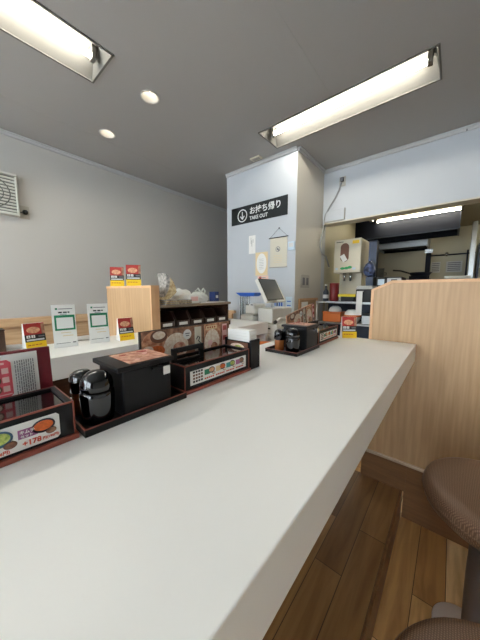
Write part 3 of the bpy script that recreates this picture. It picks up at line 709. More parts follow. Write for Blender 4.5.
# food photo menus behind the boxes
def photo_menu(label, loc, L, Ht, roll=0):
    r = thing('photo_menu', label, 'menu', loc, 0, 'menus with food photos standing behind the boxes')
    b = MB(); b.T = frame((0, 0, 0), '+x') @ Matrix.Rotation(roll, 4, 'Z'); b.box(0, L, 0, Ht, -0.007, 0, M['foodb' if roll else 'ink']); b.box(0.004, L - 0.002, 0.002, Ht - 0.001, 0, 0.0006, M['foodb']); b.build('board', r, bevel=0.001)
    b = MB(); b.T = frame((0, 0, 0), '+x') @ Matrix.Rotation(roll, 4, 'Z') @ Matrix.Translation((0, 0, 0.0008)); k = L / 0.335; T0 = b.T.copy()
    hh = Ht
    def clipdisc(u, v, ra, m, lay, ry=None):
        ry = ry or ra; pts = []
        for i in range(28):
            a = 2 * math.pi * i / 28; pts.append((min(max(u + ra * math.cos(a), 0.005), L - 0.003), min(max(v + ry * math.sin(a), 0.003), hh - 0.002)))
        b.T = T0 @ Matrix.Translation((0, 0, 0.0005 * lay)); b.prism(pts, 0, 0.0005, m)
    clipdisc(0.045 * k, hh - 0.045, 0.044 * k, M['food'], 0); clipdisc(0.055 * k, hh - 0.018, 0.026, M['brownp'], 1, 0.018); clipdisc(0.055 * k, hh - 0.015, 0.019, M['rice'], 2, 0.011)
    clipdisc(0.045 * k, hh - 0.058, 0.026 * k, M['orange'], 3, 0.016); clipdisc(0.020 * k, hh - 0.050, 0.016, M['rice'], 4, 0.010)
    clipdisc(0.110 * k, hh - 0.055, 0.042 * k, M['rice'], 1, 0.040); clipdisc(0.120 * k, hh - 0.060, 0.022 * k, M['food2'], 2, 0.018)
    clipdisc(0.148 * k, hh - 0.024, 0.015, M['paper'], 5)
    b.T = T0 @ Matrix.Translation((0, 0, 0.0032)); b.rect(0.140 * k, 0.156 * k, hh - 0.0225, hh - 0.020, M['ink2']); b.rect(0.142 * k, 0.154 * k, hh - 0.029, hh - 0.0265, M['ink2'])
    b.T = T0; b.rect(0.178 * k, 0.204 * k, 0.01, hh - 0.006, M['cream'], 0.001)
    b.T = T0 @ Matrix.Translation((0, 0, 0.0012))
    b.tube([(0.183 * k, hh - 0.045, 0), (0.190 * k, hh - 0.035, 0), (0.197 * k, hh - 0.040, 0), (0.192 * k, hh - 0.050, 0), (0.200 * k, hh - 0.058, 0)], 0.0016, M['ink'], 6)
    b.tube([(0.186 * k, hh - 0.068, 0), (0.198 * k, hh - 0.064, 0), (0.190 * k, hh - 0.078, 0), (0.201 * k, hh - 0.086, 0)], 0.0016, M['ink'], 6)
    b.tube([(0.184 * k, hh - 0.094, 0), (0.199 * k, hh - 0.098, 0), (0.188 * k, hh - 0.112, 0)], 0.0016, M['ink'], 6)
    b.T = T0; b.rect(0.212 * k, 0.214 * k, 0.004, hh - 0.002, M['ink'], 0.001); b.rect(0.214 * k, 0.290 * k, 0.003, hh - 0.002, M['food'], 0.0008)
    clipdisc(0.250 * k, hh - 0.064, 0.034 * k, M['rice'], 3, 0.044); clipdisc(0.258 * k, hh - 0.080, 0.016, M['food'], 5); clipdisc(0.240 * k, hh - 0.064, 0.010, M['lpink'], 5)
    b.T = T0 @ Matrix.Translation((0, 0, 0.0012)); b.rect(0.224 * k, 0.272 * k, hh - 0.020, hh - 0.008, M['tan'])
    b.T = T0 @ Matrix.Translation((0, 0, 0.0019))
    for i in range(4): b.rect((0.229 + i * 0.010) * k, (0.234 + i * 0.010) * k, hh - 0.016, hh - 0.011, M['redp'])
    b.T = T0 @ Matrix.Translation((0, 0, 0.0012)); b.rect(0.298 * k, 0.320 * k, 0.03, hh - 0.008, M['lpink'])
    b.T = T0 @ Matrix.Translation((0, 0, 0.0019))
    for j in range(3):
        for i in range(3): b.rect((0.301 + i * 0.006) * k, (0.305 + i * 0.006) * k, hh - 0.030 - j * 0.034, hh - 0.014 - j * 0.034, M['redp' if j < 2 else 'ink2'])
    b.build('photo_print', r)
    return r
photo_menu('wide menu of rice bowl photos behind the near picture strip box', (-0.600, 0.318, CT), 0.336, 0.146)
photo_menu('smaller menu of food photos behind the far condiment tray', (-0.600, 1.085, CT), 0.315, 0.134, 0.17)
# napkin holder at the end of the near picture strip box
r = thing('napkin_holder', 'dark napkin holder with a white napkin stack, right end of the near set', 'napkin holder', (-0.531, 0.643, CT))
b = MB(); b.box(-0.056, 0.056, -0.024, 0.024, 0, 0.006, M['satin']); b.box(0.049, 0.056, -0.024, 0.024, 0.006, 0.094, M['satin']); b.box(-0.056, -0.049, -0.024, 0.024, 0.006, 0.094, M['satin'])
b.box(-0.049, 0.049, 0.021, 0.024, 0.006, 0.088, M['satin']); b.box(-0.049, 0.049, -0.024, -0.021, 0.006, 0.088, M['satin']); b.build('frame', r, bevel=0.001)
b = MB(); b.T = frame((0, -0.0242, 0), '-y'); b.rect(-0.046, 0.044, 0.050, 0.085, M['brownp']); b.T = b.T @ Matrix.Translation((0, 0, 0.0007)); b.disc(0.0, 0.068, 0.030, M['rice'], ry=0.012); b.disc(0.004, 0.068, 0.015, M['salad'], ry=0.006, h=0.001); b.build('picture', r)
r2 = thing('napkin_stack', 'white stack of paper napkins held up by the dark holder', 'napkins', (-0.531, 0.643, CT + 0.0065))
b = MB()
for k in range(12): b.box(-0.047, 0.047 - 0.0003 * (k % 3), -0.0195, 0.0195 - 0.0004 * (k % 2), 0.0098 * k, 0.0098 * k + 0.0095, M['paper'])
b.build('napkins', r2, bevel=0.001)

# ------------------------------------------------------------------ register corner
r = thing('register_table', 'low white table behind the counter end, carrying the register', 'table', (-1.40, 2.04, ZF))
b = MB(); b.box(-0.42, 0.30, -0.30, 0.34, R(-0.47), R(-0.45), M['white']); b.build('table_top', r, bevel=0.002)
b = MB(); b.box(-0.41, 0.28, -0.28, 0.33, 0, R(-0.47), M['equipg']); b.build('cabinet', r)
r = thing('cash_machine', 'boxy white cash changer with a black slot under the tilted register screen', 'cash machine', (-1.215, 1.96, -0.45))
b = MB(); b.box(-0.10, 0.115, -0.17, 0.2, 0, 0.17, M['equip']); b.build('lower_body', r, bevel=0.006)
b = MB(); b.box(-0.10, 0.055, -0.15, 0.19, 0.17, 0.30, M['equip']); b.build('upper_body', r, bevel=0.012, segs=3)
b = MB(); b.T = frame((0, -0.1705, 0), '-y'); b.rect(-0.05, 0.05, 0.125, 0.138, M['ink'], 0.002); b.rect(-0.06, 0.06, 0.085, 0.088, M['ink2'], 0.001); b.rect(-0.06, 0.06, 0.04, 0.043, M['ink2'], 0.001); b.build('slots', r)
b = MB(); b.T = frame((0.1155, 0, 0), '+x'); b.rect(-0.10, 0.10, 0.11, 0.125, M['ink'], 0.002); b.rect(-0.13, 0.15, 0.06, 0.063, M['ink2'], 0.001); b.build('front_slot', r)
b = MB(); b.tube([(-0.05, 0.02, 0.28), (-0.055, 0.02, 0.34), (-0.035, 0.02, 0.40)], 0.018, M['equipg'], 12); b.build('screen_arm', r)
# screen leaning back, facing the staff
r = thing('register_screen', 'tilted dark touch screen in a white casing above the cash machine', 'screen', (-1.18, 1.83, -0.09))
a = math.atan2(0.102, 0.182)
T = Matrix.Identity(4); u, v, n = Vector((0, 1, 0)), Vector((-math.sin(a), 0, math.cos(a))), Vector((math.cos(a), 0, math.sin(a)))
for j, c in enumerate((u, v, n)):
    for i in range(3): T[i][j] = c[i]
T[0][3] = 0.045; T[2][3] = 0.008
b = MB(); b.T = T; b.box(-0.132, 0.158, -0.004, 0.214, -0.034, 0, M['equip']); b.build('casing', r, bevel=0.006)
b = MB(); b.T = T; b.box(-0.128, 0.130, 0.004, 0.209, 0.0001, 0.003, M['ink']); b.box(-0.118, 0.120, 0.018, 0.200, 0.003, 0.0036, M['screen']); b.build('display', r)
b = MB(); b.T = T; b.box(0.0, 0.12, -0.010, 0.004, 0, 0.010, M['paper']); b.build('card_reader', r)
# scale
r = thing('kitchen_scale', 'white weighing scale with a blue tray left of the register screen', 'scale', (-1.40, 1.86, -0.45))
b = MB(); b.box(-0.08, 0.078, -0.10, 0.10, 0, 0.24, M['equip']); b.build('body', r, bevel=0.02, segs=4)
b = MB(); b.box(-0.02, 0.09, -0.10, 0.08, 0.24, 0.335, M['equip']); b.build('printer_head', r, bevel=0.02, segs=4)
b = MB(); b.T = frame((0, -0.1005, 0), '-y'); b.rect(-0.005, 0.03, 0.325, 0.333, M['ink'], 0.002); b.rect(0.045, 0.07, 0.325, 0.333, M['ink'], 0.002); b.build('buttons', r)
b = MB()
for x in (-0.115, -0.085): b.box(x - 0.005, x + 0.005, -0.05, 0.05, 0.0, 0.40, M['glass'])
b.build('acrylic_stand', r)
b = MB(); b.add([(-0.16, -0.07, 0.435), (0.07, -0.07, 0.435), (0.07, 0.07, 0.435), (-0.16, 0.07, 0.435), (-0.12, -0.05, 0.402), (0.03, -0.05, 0.402), (0.03, 0.05, 0.402), (-0.12, 0.05, 0.402)],
                [(0, 1, 2, 3), (7, 6, 5, 4), (0, 4, 5, 1), (1, 5, 6, 2), (2, 6, 7, 3), (3, 7, 4, 0)], M['bluetray']); b.build('tray', r, bevel=0.005, fix=True)
r = thing('handheld_scanner', 'white handheld scanner with black handle lying beside the cash machine', 'scanner', (-1.04, 1.93, -0.45))
r.location.x = -1.130; r.location.z = H - 0.28 + 0.0015
b = MB(); b.tube([(0.004, -0.12, 0.016), (0.006, -0.06, 0.040), (0.008, 0.02, 0.030), (0.010, 0.08, 0.014)], 0.013, M['equip'], 12); b.build('body', r)
b = MB(); b.tube([(0.004, -0.140, 0.015), (0.004, -0.118, 0.020)], 0.015, M['ink'], 12); b.build('tip', r)
r = thing('orange_tub', 'orange brown tub under the white counter end, left of the cash machine', 'tub', (-0.98, 1.42, ZF))
b = MB(); b.lathe([(0.10, 0), (0.13, 0.60), (0.135, 0.78), (0.128, 0.785), (0.12, 0.6)], M['orangeb'], n=32); b.build('tub', r)

# ------------------------------------------------------------------ on the take-out wall
WY = 2.387
r = thing('takeout_sign', 'black TAKE OUT sign with Japanese lettering and a circled arrow on the white wall', 'sign', (-1.747, WY, 0.785))
sw = 0.385; sh = 0.196
b = MB(); b.T = frame((0, 0, 0), '-y'); b.box(-sw, sw, 0, sh, 0.0005, 0.008, M['sign']); b.build('board', r, bevel=0.001)
b = MB(); b.T = frame((0, -0.0082, 0), '-y'); cu_, cv_ = -0.214, 0.092; b.ring(cu_, cv_, 0.072, 0.011, M['signw'], 0.001)
b.rect(cu_ - 0.0055, cu_ + 0.0055, 0.062, 0.136, M['signw'], 0.001)
b.prism([(cu_, 0.045), (cu_ + 0.034, 0.084), (cu_ + 0.024, 0.090), (cu_, 0.064), (cu_ - 0.024, 0.090), (cu_ - 0.034, 0.084)], 0, 0.0011, M['signw'])
b.text('お持ち帰り', -0.110, 0.094, 0.0855, M['signw'], 0.001, bold=0.0016); b.text('TAKE OUT', -0.107, 0.026, 0.056, M['signw'], 0.001, bold=0.0010, sx=0.92)
b.build('lettering', r)
def sheet(label, cx, z0, z1, w, m, art, name='notice', cat='notice'):
    r = thing(name, label, cat, (cx, WY, z0))
    b = MB(); b.T = frame((0, 0, 0), '-y'); b.box(-w / 2, w / 2, 0, z1 - z0, 0.0005, 0.002, m); b.build('sheet', r)
    b = MB(); b.T = frame((0, -0.0021, 0), '-y'); art(b, w, z1 - z0); b.build('print', r)
def a1(b, w, h):
    b.rect(-0.018, -0.014, h * 0.55, h * 0.9, M['ink2']); b.rect(-0.006, -0.002, h * 0.4, h * 0.75, M['ink2']); b.rect(0.012, 0.016, h * 0.6, h * 0.8, M['ink2']); b.rect(-0.001, 0.001, 0, h, M['paperg'])
sheet('small white notice in two halves under the take-out sign', -1.820, 0.43, 0.635, 0.095, M['paper'], a1)
def a2(b, w, h):
    b.disc(0, h * 0.52, w * 0.40, M['paper'], ry=h * 0.43, n=32); b.T = b.T @ Matrix.Translation((0, 0, 0.0008))
    for k in range(7): b.rect(-0.03, 0.03, h * (0.28 + 0.07 * k), h * (0.28 + 0.07 * k) + 0.003, M['cord'])
sheet('tan notice with a white oval above the register screen', -1.685, 0.175, 0.435, 0.17, M['tan'], a2)
def a3(b, w, h): b.rect(-0.04, 0.04, h * 0.4, h * 0.6, M['cord']); b.rect(-0.05, -0.02, h * 0.2, h * 0.8, M['redp'])
sheet('narrow pinkish label directly under the tan oval notice', -1.665, 0.130, 0.172, 0.15, M['pinkp'], a3)
def a4(b, w, h):
    for k in range(5): b.rect(-w * 0.42 + k * w * 0.18, -w * 0.30 + k * w * 0.18, h * 0.2, h * 0.8, M['bluetray' if k != 2 else 'bluebox'])
sheet('white notice with blue lettering behind the register screen', -1.47, -0.185, -0.08, 0.16, M['thermo'], a4)
def a5(b, w, h):
    for k in range(4): b.rect(-w * 0.3, w * 0.3, h * (0.15 + 0.2 * k), h * (0.2 + 0.2 * k), M['bluetray'])
sheet('pale blue notice low on the wall beside the black far jar set', -1.325, -0.28, -0.06, 0.075, M['thermo'], a5)
r = thing('wall_hanging', 'cream cloth wall hanging with a round crest on a thin rod', 'wall hanging', (-1.462, WY, 0.255))
b = MB(); b.T = frame((0, 0, 0), '-y'); b.box(-0.105, 0.105, 0.0, 0.312, 0.004, 0.010, M['cream']); b.build('cloth', r, bevel=0.001)
b = MB(); b.tube([(-0.118, -0.012, 0.312), (0.118, -0.012, 0.312)], 0.005, M['satin']); b.tube([(-0.110, -0.012, 0.0), (0.110, -0.012, 0.0)], 0.006, M['plate']); b.build('rod', r)
b = MB(); b.tube([(-0.108, -0.010, 0.315), (0.004, -0.006, 0.406)], 0.002, M['ink2']); b.tube([(0.108, -0.010, 0.315), (0.004, -0.006, 0.406)], 0.002, M['ink2']); b.build('string', r)
b = MB(); b.T = frame((0.004, 0, 0.406), '-y'); b.lathe([(0.008, 0.001), (0.008, 0.010), (0.001, 0.012)], M['ink2'], n=12); b.build('hook', r)
b = MB(); b.T = frame((0, -0.0102, 0), '-y'); b.ring(-0.005, 0.19, 0.028, 0.006, M['ink2']); b.disc(-0.008, 0.192, 0.012, M['ink2']); b.disc(0.005, 0.180, 0.009, M['ink2'])
for k in range(5): b.rect(-0.055, 0.05, 0.05 + 0.018 * k, 0.053 + 0.018 * k, M['tan'])
b.build('crest', r)
r = thing('thermostat', 'small bluish white control box right of the cream wall hanging', 'thermostat', (-1.305, WY, 0.42))
b = MB(); b.T = frame((0, 0, 0), '-y'); b.box(-0.038, 0.038, 0, 0.085, 0.0005, 0.02, M['thermo']); b.build('body', r, bevel=0.004)
b = MB(); b.T = frame((0, -0.0202, 0), '-y'); b.rect(-0.024, 0.024, 0.03, 0.07, M['paperg']); b.build('display', r)
# right flank of the block
SX = -1.262
r = thing('switch_plate', 'light switch plate with dark rockers on the beige side wall', 'switch', (SX, 2.615, 0.035))
b = MB(); b.T = frame((0, 0, 0), '+x'); b.box(-0.10, 0.10, 0, 0.14, 0.0005, 0.008, M['plate']); b.build('plate', r, bevel=0.002)
b = MB(); b.T = frame((0.0082, 0, 0), '+x'); b.rect(-0.07, -0.02, 0.03, 0.11, M['ink2'], 0.003); b.rect(0.02, 0.07, 0.03, 0.11, M['ink2'], 0.003); b.build('rocker', r)
r = thing('framed_board', 'wood framed board with a pinned white paper under the switch plate', 'board', (SX, 2.69, -0.33))
b = MB(); b.T = frame((0, 0, 0), '+x'); b.box(-0.22, 0.24, 0, 0.24, 0.0005, 0.01, M['oak']); b.build('panel', r)
b = MB(); b.T = frame((0.01, 0, 0), '+x')
for q in ((-0.23, 0.25, 0.23, 0.25), (-0.23, 0.25, -0.01, 0.01), (-0.23, -0.21, 0.01, 0.23), (0.23, 0.25, 0.01, 0.23)): b.box(*q, 0, 0.01, M['oakband'])
b.build('frame', r, bevel=0.002)
b = MB(); b.T = frame((0.0102, 0, 0), '+x'); b.rect(-0.16, 0.0, 0.03, 0.21, M['paper']); b.build('paper', r)
# outlet, cable and junction box on the kitchen's upper wall
r = thing('wall_outlet', 'grey outlet plate with plug high on the kitchen wall', 'outlet', (-1.045, 3.05, 1.175))
b = MB(); b.T = frame((0, 0, 0), '-y'); b.box(-0.035, 0.035, 0, 0.105, 0.0005, 0.008, M['plate']); b.build('plate', r, bevel=0.002)
b = MB(); b.T = frame((0, -0.008, 0), '-y'); b.box(-0.02, 0.015, 0.045, 0.09, 0, 0.028, M['ink2']); b.build('plug', r, bevel=0.004)
b = MB(); b.tube([(-1.055, 3.030, 1.22), (-1.075, 3.030, 1.14), (-1.12, 3.035, 1.06), (-1.18, 3.04, 0.98), (-1.225, 3.038, 0.90), (-1.238, 3.03, 0.83), (-1.24, 3.02, 0.72), (-1.25, 2.98, 0.60), (-1.245, 2.96, 0.52), (-1.235, 3.0, 0.44), (-1.225, 3.1, 0.42), (-1.22, 3.2, 0.3)], 0.009, M['cord'])
tag(b.build('power_cord'), 'grey cord drooping from the outlet down into the kitchen opening', 'cord')
r = thing('junction_box', 'flat white cover box on the kitchen wall just above the opening', 'box', (-1.13, 3.05, 0.815))
b = MB(); b.T = frame((0, 0, 0), '-y'); b.box(-0.10, 0.12, 0, 0.115, 0.0005, 0.018, M['block']); b.build('cover', r, bevel=0.003)
b = MB(); b.T = frame((0, 0, 0), '-y'); b.box(0.122, 0.128, -0.005, 0.12, 0.0005, 0.022, M['plate']); b.box(-0.10, 0.122, -0.008, -0.002, 0.0005, 0.022, M['plate']); b.build('edge', r)
r = thing('ceiling_hook', 'tiny dark hook below the moulding at the right of the kitchen wall', 'hook', (-0.01, 3.03, 1.355))
b = MB(); b.tube([(0, 0, 0.02), (0, -0.012, 0.015), (0, -0.014, 0.0)], 0.004, M['ink2']); b.build('hook', r)
# left wall: fan and outlet
r = thing('wall_fan', 'grey louvred wall fan unit cut by the left edge of the picture', 'fan', (XL, 0.36, 0.685))
b = MB(); b.T = frame((0, 0, 0), '+x'); b.box(-0.19, 0.17, 0, 0.335, 0.0005, 0.05, M['fandark'])
for q in ((-0.20, 0.18, -0.012, 0.012), (-0.20, 0.18, 0.325, 0.345), (-0.20, -0.185, 0.012, 0.325), (0.165, 0.18, 0.012, 0.325)): b.box(*q, 0.0005, 0.075, M['fan'])
b.build('housing', r, bevel=0.006)
b = MB(); b.T = frame((0, 0, 0), '+x')
for k in range(11): b.box(-0.185, 0.165, 0.022 + k * 0.0275, 0.036 + k * 0.0275, 0.052, 0.066, M['fan'])
b.build('louvres', r)
b = MB(); b.T = frame((0.0665, 0, 0), '+x'); b.ring(0.0, 0.165, 0.13, 0.008, M['fandark'], 0.002); b.ring(0.0, 0.165, 0.085, 0.006, M['fandark'], 0.002); b.build('guard_ring', r)
r = thing('wall_outlet', 'small plate with a black plug beside the wall fan', 'outlet', (XL, 0.585, 0.672))
b = MB(); b.T = frame((0, 0, 0), '+x'); b.box(-0.037, 0.037, 0, 0.115, 0.0005, 0.008, M['plate']); b.build('plate', r, bevel=0.002)
b = MB(); b.T = frame((0.008, 0.004, 0.058), '+x'); b.lathe([(0.020, 0), (0.022, 0.01), (0.018, 0.03), (0.002, 0.032)], M['ink'], n=20); b.build('plug', r)
b = MB(); b.tube([(0.03, -0.01, 0.055), (0.025, -0.03, 0.045), (0.012, -0.045, 0.06), (0.01, -0.06, 0.052)], 0.005, M['ink2']); b.build('plug_cord', r)

# ------------------------------------------------------------------ kitchen
r = thing('steel_rack', 'two tier stainless rack in front of the kitchen opening', 'rack', (-0.88, 2.86, ZF))
b = MB(); b.box(-0.30, 0.33, -0.12, 0.17, R(-0.128), R(-0.112), M['steel']); b.build('top_shelf', r, bevel=0.002)
b = MB(); b.box(-0.30, 0.33, -0.12, 0.17, R(-0.355), R(-0.340), M['steel']); b.build('lower_shelf', r, bevel=0.002)
for sx in (-0.29, 0.32):
    for sy in (-0.11, 0.16): b = MB(); b.tube([(sx, sy, 0), (sx, sy, R(-0.128))], 0.012, M['steel'], 10); b.build('leg', r)
b = MB(); b.box(-0.30, 0.33, -0.12, 0.17, R(-0.62), R(-0.60), M['dsteel']); b.box(-0.30, 0.33, 0.15, 0.165, R(-0.60), R(-0.36), M['dsteel']); b.build('bottom_shelf', r)
RT = -0.112
r = thing('sauce_bottle', 'slim dark bottle with white label at the left end of the steel rack', 'bottle', (-1.115, 2.86, RT))
b = MB(); b.lathe([(0.03, 0), (0.032, 0.01), (0.032, 0.10), (0.012, 0.14), (0.012, 0.17)], M['dsteel'], n=24); b.build('body', r)
b = MB(); b.lathe([(0.014, 0.17), (0.014, 0.19), (0.002, 0.192)], M['paper'], n=16); b.build('cap', r)
b = MB(); b.lathe([(0.0325, 0.03), (0.0328, 0.031), (0.0328, 0.07), (0.0325, 0.071)], M['paperg'], n=24); b.f = b.f[:-2]; b.m = b.m[:-2]; b.sm = b.sm[:-2]; b.build('label', r)
r = thing('red_canister', 'dark red cylindrical canister on the steel rack beside the bottle', 'canister', (-1.02, 2.86, RT))
b = MB(); b.lathe([(0.045, 0), (0.050, 0.01), (0.050, 0.185), (0.046, 0.19)], M['redcup'], n=28); b.build('body', r)
b = MB(); b.lathe([(0.052, 0.185), (0.052, 0.197), (0.04, 0.2), (0.002, 0.2)], M['redcup'], n=28); b.build('lid', r)
r = thing('yellow_sponge_tray', 'flat yellow tray over a dark base below the beige dispenser', 'tray', (-0.87, 2.90, RT))
b = MB(); b.box(-0.07, 0.07, -0.06, 0.06, 0, 0.05, M['satin']); b.build('base', r, bevel=0.004)
b = MB(); b.box(-0.10, 0.08, -0.065, 0.065, 0.05, 0.078, M['yellowd']); b.build('tray', r, bevel=0.004)
r = thing('receipt_printer', 'black receipt printer with a long white slip hanging over the rack', 'printer', (-0.705, 2.83, RT))
b = MB(); b.box(-0.055, 0.10, -0.09, 0.12, 0, 0.13, M['ink']); b.build('body', r, bevel=0.01, segs=3)
b = MB(); b.add([(-0.058, -0.095, 0.13), (0.102, -0.095, 0.13), (0.102, 0.12, 0.13), (-0.058, 0.12, 0.13), (-0.045, -0.06, 0.165), (0.09, -0.06, 0.165), (0.09, 0.11, 0.165), (-0.045, 0.11, 0.165)],
                [(0, 1, 5, 4), (1, 2, 6, 5), (2, 3, 7, 6), (3, 0, 4, 7), (4, 5, 6, 7), (3, 2, 1, 0)], M['equipg']); b.build('cover', r, bevel=0.004)
b = MB(); b.box(-0.035, 0.02, -0.128, -0.126, -0.13, 0.11, M['paper']); b.box(-0.035, 0.02, -0.128, -0.08, 0.108, 0.111, M['paper']); b.build('receipt', r)
# lower tier
LT = -0.340
r = thing('food_tub', 'orange plastic food tub on the lower tier of the steel rack', 'tub', (-1.0, 2.86, LT))
b = MB(); b.box(-0.11, 0.09, -0.09, 0.09, 0, 0.10, M['orangeb']); b.build('tub', r, bevel=0.012, segs=3)
b = MB(); b.box(-0.115, 0.095, -0.095, 0.095, 0.10, 0.112, M['orangeb']); b.build('rim', r, bevel=0.003)
r = thing('clear_bowl', 'upturned clear bowl above the orange tub on the rack', 'bowl', (-1.0, 2.86, LT + 0.112))
b = MB(); b.lathe([(0.07, 0), (0.068, 0.02), (0.055, 0.045), (0.03, 0.06), (0.002, 0.062)], M['bag'], n=28); b.build('bowl', r)
r = thing('white_bowl', 'white rounded container beside the orange tub, behind the tent card', 'bowl', (-0.80, 2.82, LT))
b = MB(); b.lathe([(0.04, 0), (0.07, 0.03), (0.085, 0.08), (0.08, 0.11), (0.05, 0.14), (0.002, 0.145)], M['bag'], n=28); b.build('bowl', r)
b = MB(); b.lathe([(0.086, 0.07), (0.090, 0.075), (0.090, 0.085), (0.086, 0.09)], M['orangeb'], n=28); b.f = b.f[:-2]; b.m = b.m[:-2]; b.sm = b.sm[:-2]; b.build('rim', r)
r = thing('steel_container', 'square steel container at the right end of the lower rack tier', 'container', (-0.64, 2.86, LT))
b = MB(); b.box(-0.06, 0.06, -0.09, 0.09, 0, 0.09, M['steel']); b.build('body', r, bevel=0.006)
b = MB(); b.box(-0.065, 0.065, -0.095, 0.095, 0.09, 0.10, M['dsteel']); b.build('lid', r, bevel=0.003)
# steel kitchen table behind
r = thing('kitchen_table', 'long stainless kitchen work table behind the opening', 'table', (-0.3, 3.62, ZF))
b = MB(); b.box(-0.98, 1.2, -0.36, 0.36, R(-0.16), R(-0.12), M['steel']); b.build('table_top', r, bevel=0.003)
b = MB(); b.box(-0.95, 1.15, -0.32, 0.34, 0.0, R(-0.16), M['dsteel']); b.build('cabinet', r)
KT = -0.12
r = thing('rice_dispenser', 'beige dispenser with an oval window and green label in the kitchen', 'dispenser', (-1.07, 3.58, KT))
s = 3.4
b = MB(); b.box(-0.165, 0.165, -0.18, 0.20, 0.355, 0.775, M['disp']); b.build('cabinet', r, bevel=0.012, segs=3)
b = MB(); b.box(-0.14, 0.14, 0.0, 0.20, 0.03, 0.355, M['disp']); b.build('back_column', r)
b = MB(); b.box(-0.17, 0.15, -0.18, 0.20, 0, 0.03, M['equipg']); b.build('base', r, bevel=0.003)
b = MB(); b.T = frame((-0.03, -0.181, 0.60), '-y')
pts = [(0.052 * math.cos(t), 0.075 + 0.052 * math.sin(t)) for t in [math.pi * i / 12 for i in range(13)]] + [(0.052 * math.cos(t), -0.055 + 0.052 * math.sin(t)) for t in [math.pi + math.pi * i / 12 for i in range(13)]]
b.prism(pts, 0, 0.003, M['brownp']); b.build('window', r)
b = MB(); b.T = frame((-0.03, -0.1845, 0.60), '-y') @ Matrix.Translation((-0.01, -0.06, 0)) @ Matrix.Rotation(0.5, 4, 'Z'); b.box(-0.03, 0.03, -0.045, 0.045, 0, 0.002, M['paper']); b.build('window_card', r, bevel=0.001)
b = MB(); b.T = frame((0, -0.181, 0.375), '-y')
b.disc(-0.05, 0.035, 0.03, M['bgreen'], ry=0.016); b.disc(0.0, 0.037, 0.03, M['bgreen'], ry=0.017); b.disc(0.04, 0.045, 0.028, M['bgreen'], ry=0.018); b.rect(0.07, 0.11, 0.015, 0.04, M['thermo']); b.rect(-0.14, -0.11, 0.02, 0.045, M['thermo']); b.build('label_sticker', r)
b = MB(); b.T = frame((0, -0.181, 0.70), '-y'); b.rect(0.06, 0.14, 0.01, 0.05, M['yellow']); b.rect(-0.14, -0.05, 0.04, 0.048, M['ink']); b.build('top_sticker', r)
for x in (-0.045, 0.03):
    b = MB(); b.lathe([(0.014, 0.25), (0.016, 0.30), (0.022, 0.355)], M['chrome'], c=(x, -0.10, 0), n=16); b.build('nozzle', r)
blob('clear_bag', '', '', (-0.72, 3.3, KT), .001, .001, .001, M['blueclear'], 4) if False else None
r = thing('blue_water_jug', 'bluish clear plastic jug hanging right of the beige dispenser', 'jug', (-0.795, 3.50, KT))
b = MB(); b.lathe([(0.02, 0.295), (0.05, 0.31), (0.068, 0.35), (0.068, 0.40), (0.05, 0.445), (0.02, 0.47), (0.018, 0.50)], M['blueclear'], c=(-0.01, -0.06, 0), n=24); b.build('jug', r)
b = MB(); b.box(-0.05, 0.03, -0.05, 0.12, 0.0, 0.29, M['dsteel']); b.build('stand', r)
b = MB(); b.box(-0.05, 0.04, 0.02, 0.12, 0.29, 0.74, M['dsteel']); b.build('side_panel', r)
r = thing('coffee_machine', 'dark kitchen appliance with a grey control panel behind the partition corner', 'appliance', (-0.58, 3.55, KT))
b = MB(); b.box(-0.13, 0.13, -0.15, 0.15, 0, 0.28, M['ink']); b.build('body', r, bevel=0.006)
b = MB(); b.T = frame((0, -0.1505, 0), '-y'); b.rect(-0.02, 0.12, 0.20, 0.27, M['equipg'], 0.004); b.T = b.T @ Matrix.Translation((0, 0, 0.004)); b.rect(0.02, 0.08, 0.225, 0.255, M['ink']); b.build('control_panel', r)
b = MB(); b.T = frame((0, -0.1505, 0), '-y'); b.rect(-0.12, -0.05, 0.19, 0.26, M['thermo'], 0.002); b.build('display', r)
r = thing('noodle_boiler', 'dark cooking range with pots at the back of the kitchen', 'cooker', (-0.62, 4.75, ZF))
b = MB(); b.box(-0.55, 0.6, -0.35, 0.35, 0, R(0.02), M['dsteel']); b.build('range', r, bevel=0.004)
b = MB(); b.box(-0.55, 0.6, 0.31, 0.35, R(0.02), R(0.12), M['dsteel']); b.build('back_splash', r)
for i, (px, py, rr, hh, lab) in enumerate(((-0.98, 4.7, 0.10, 0.34, 'tall steel stock pot at the left of the cooking range'), (-0.42, 4.72, 0.12, 0.2, 'wide dark pot in the middle of the cooking range'))):
    p = thing('stock_pot', lab, 'pot', (px, py, 0.02)); m = M['steel'] if i == 0 else M['navy']
    b = MB(); b.lathe([(rr * 0.96, 0), (rr, 0.01), (rr, hh), (rr * 1.04, hh + 0.006), (rr * 0.95, hh + 0.006), (rr * 0.93, hh * 0.6), (0.002, hh * 0.6)], m, n=28); b.build('body', p)
    b = MB(); b.tube([(-rr, 0, hh * 0.8), (-rr - 0.03, 0, hh * 0.8), (-rr - 0.03, 0, hh * 0.7), (-rr, 0, hh * 0.7)], 0.006, M['dsteel']); b.build('handle', p); b = MB(); b.tube([(rr, 0, hh * 0.8), (rr + 0.03, 0, hh * 0.8), (rr + 0.03, 0, hh * 0.7), (rr, 0, hh * 0.7)], 0.006, M['dsteel']); b.build('handle', p)
p = thing('frying_pan', 'dark pan resting on the wide pot, handle pointing left', 'pan', (-0.40, 4.72, 0.227))
b = MB(); b.lathe([(0.11, 0), (0.15, 0.05), (0.145, 0.05), (0.10, 0.008)], M['navy'], n=28); b.build('bowl', p)
b = MB(); b.tube([(-0.14, 0, 0.045), (-0.26, 0, 0.09), (-0.36, 0, 0.10)], 0.012, M['ink']); b.build('handle', p)
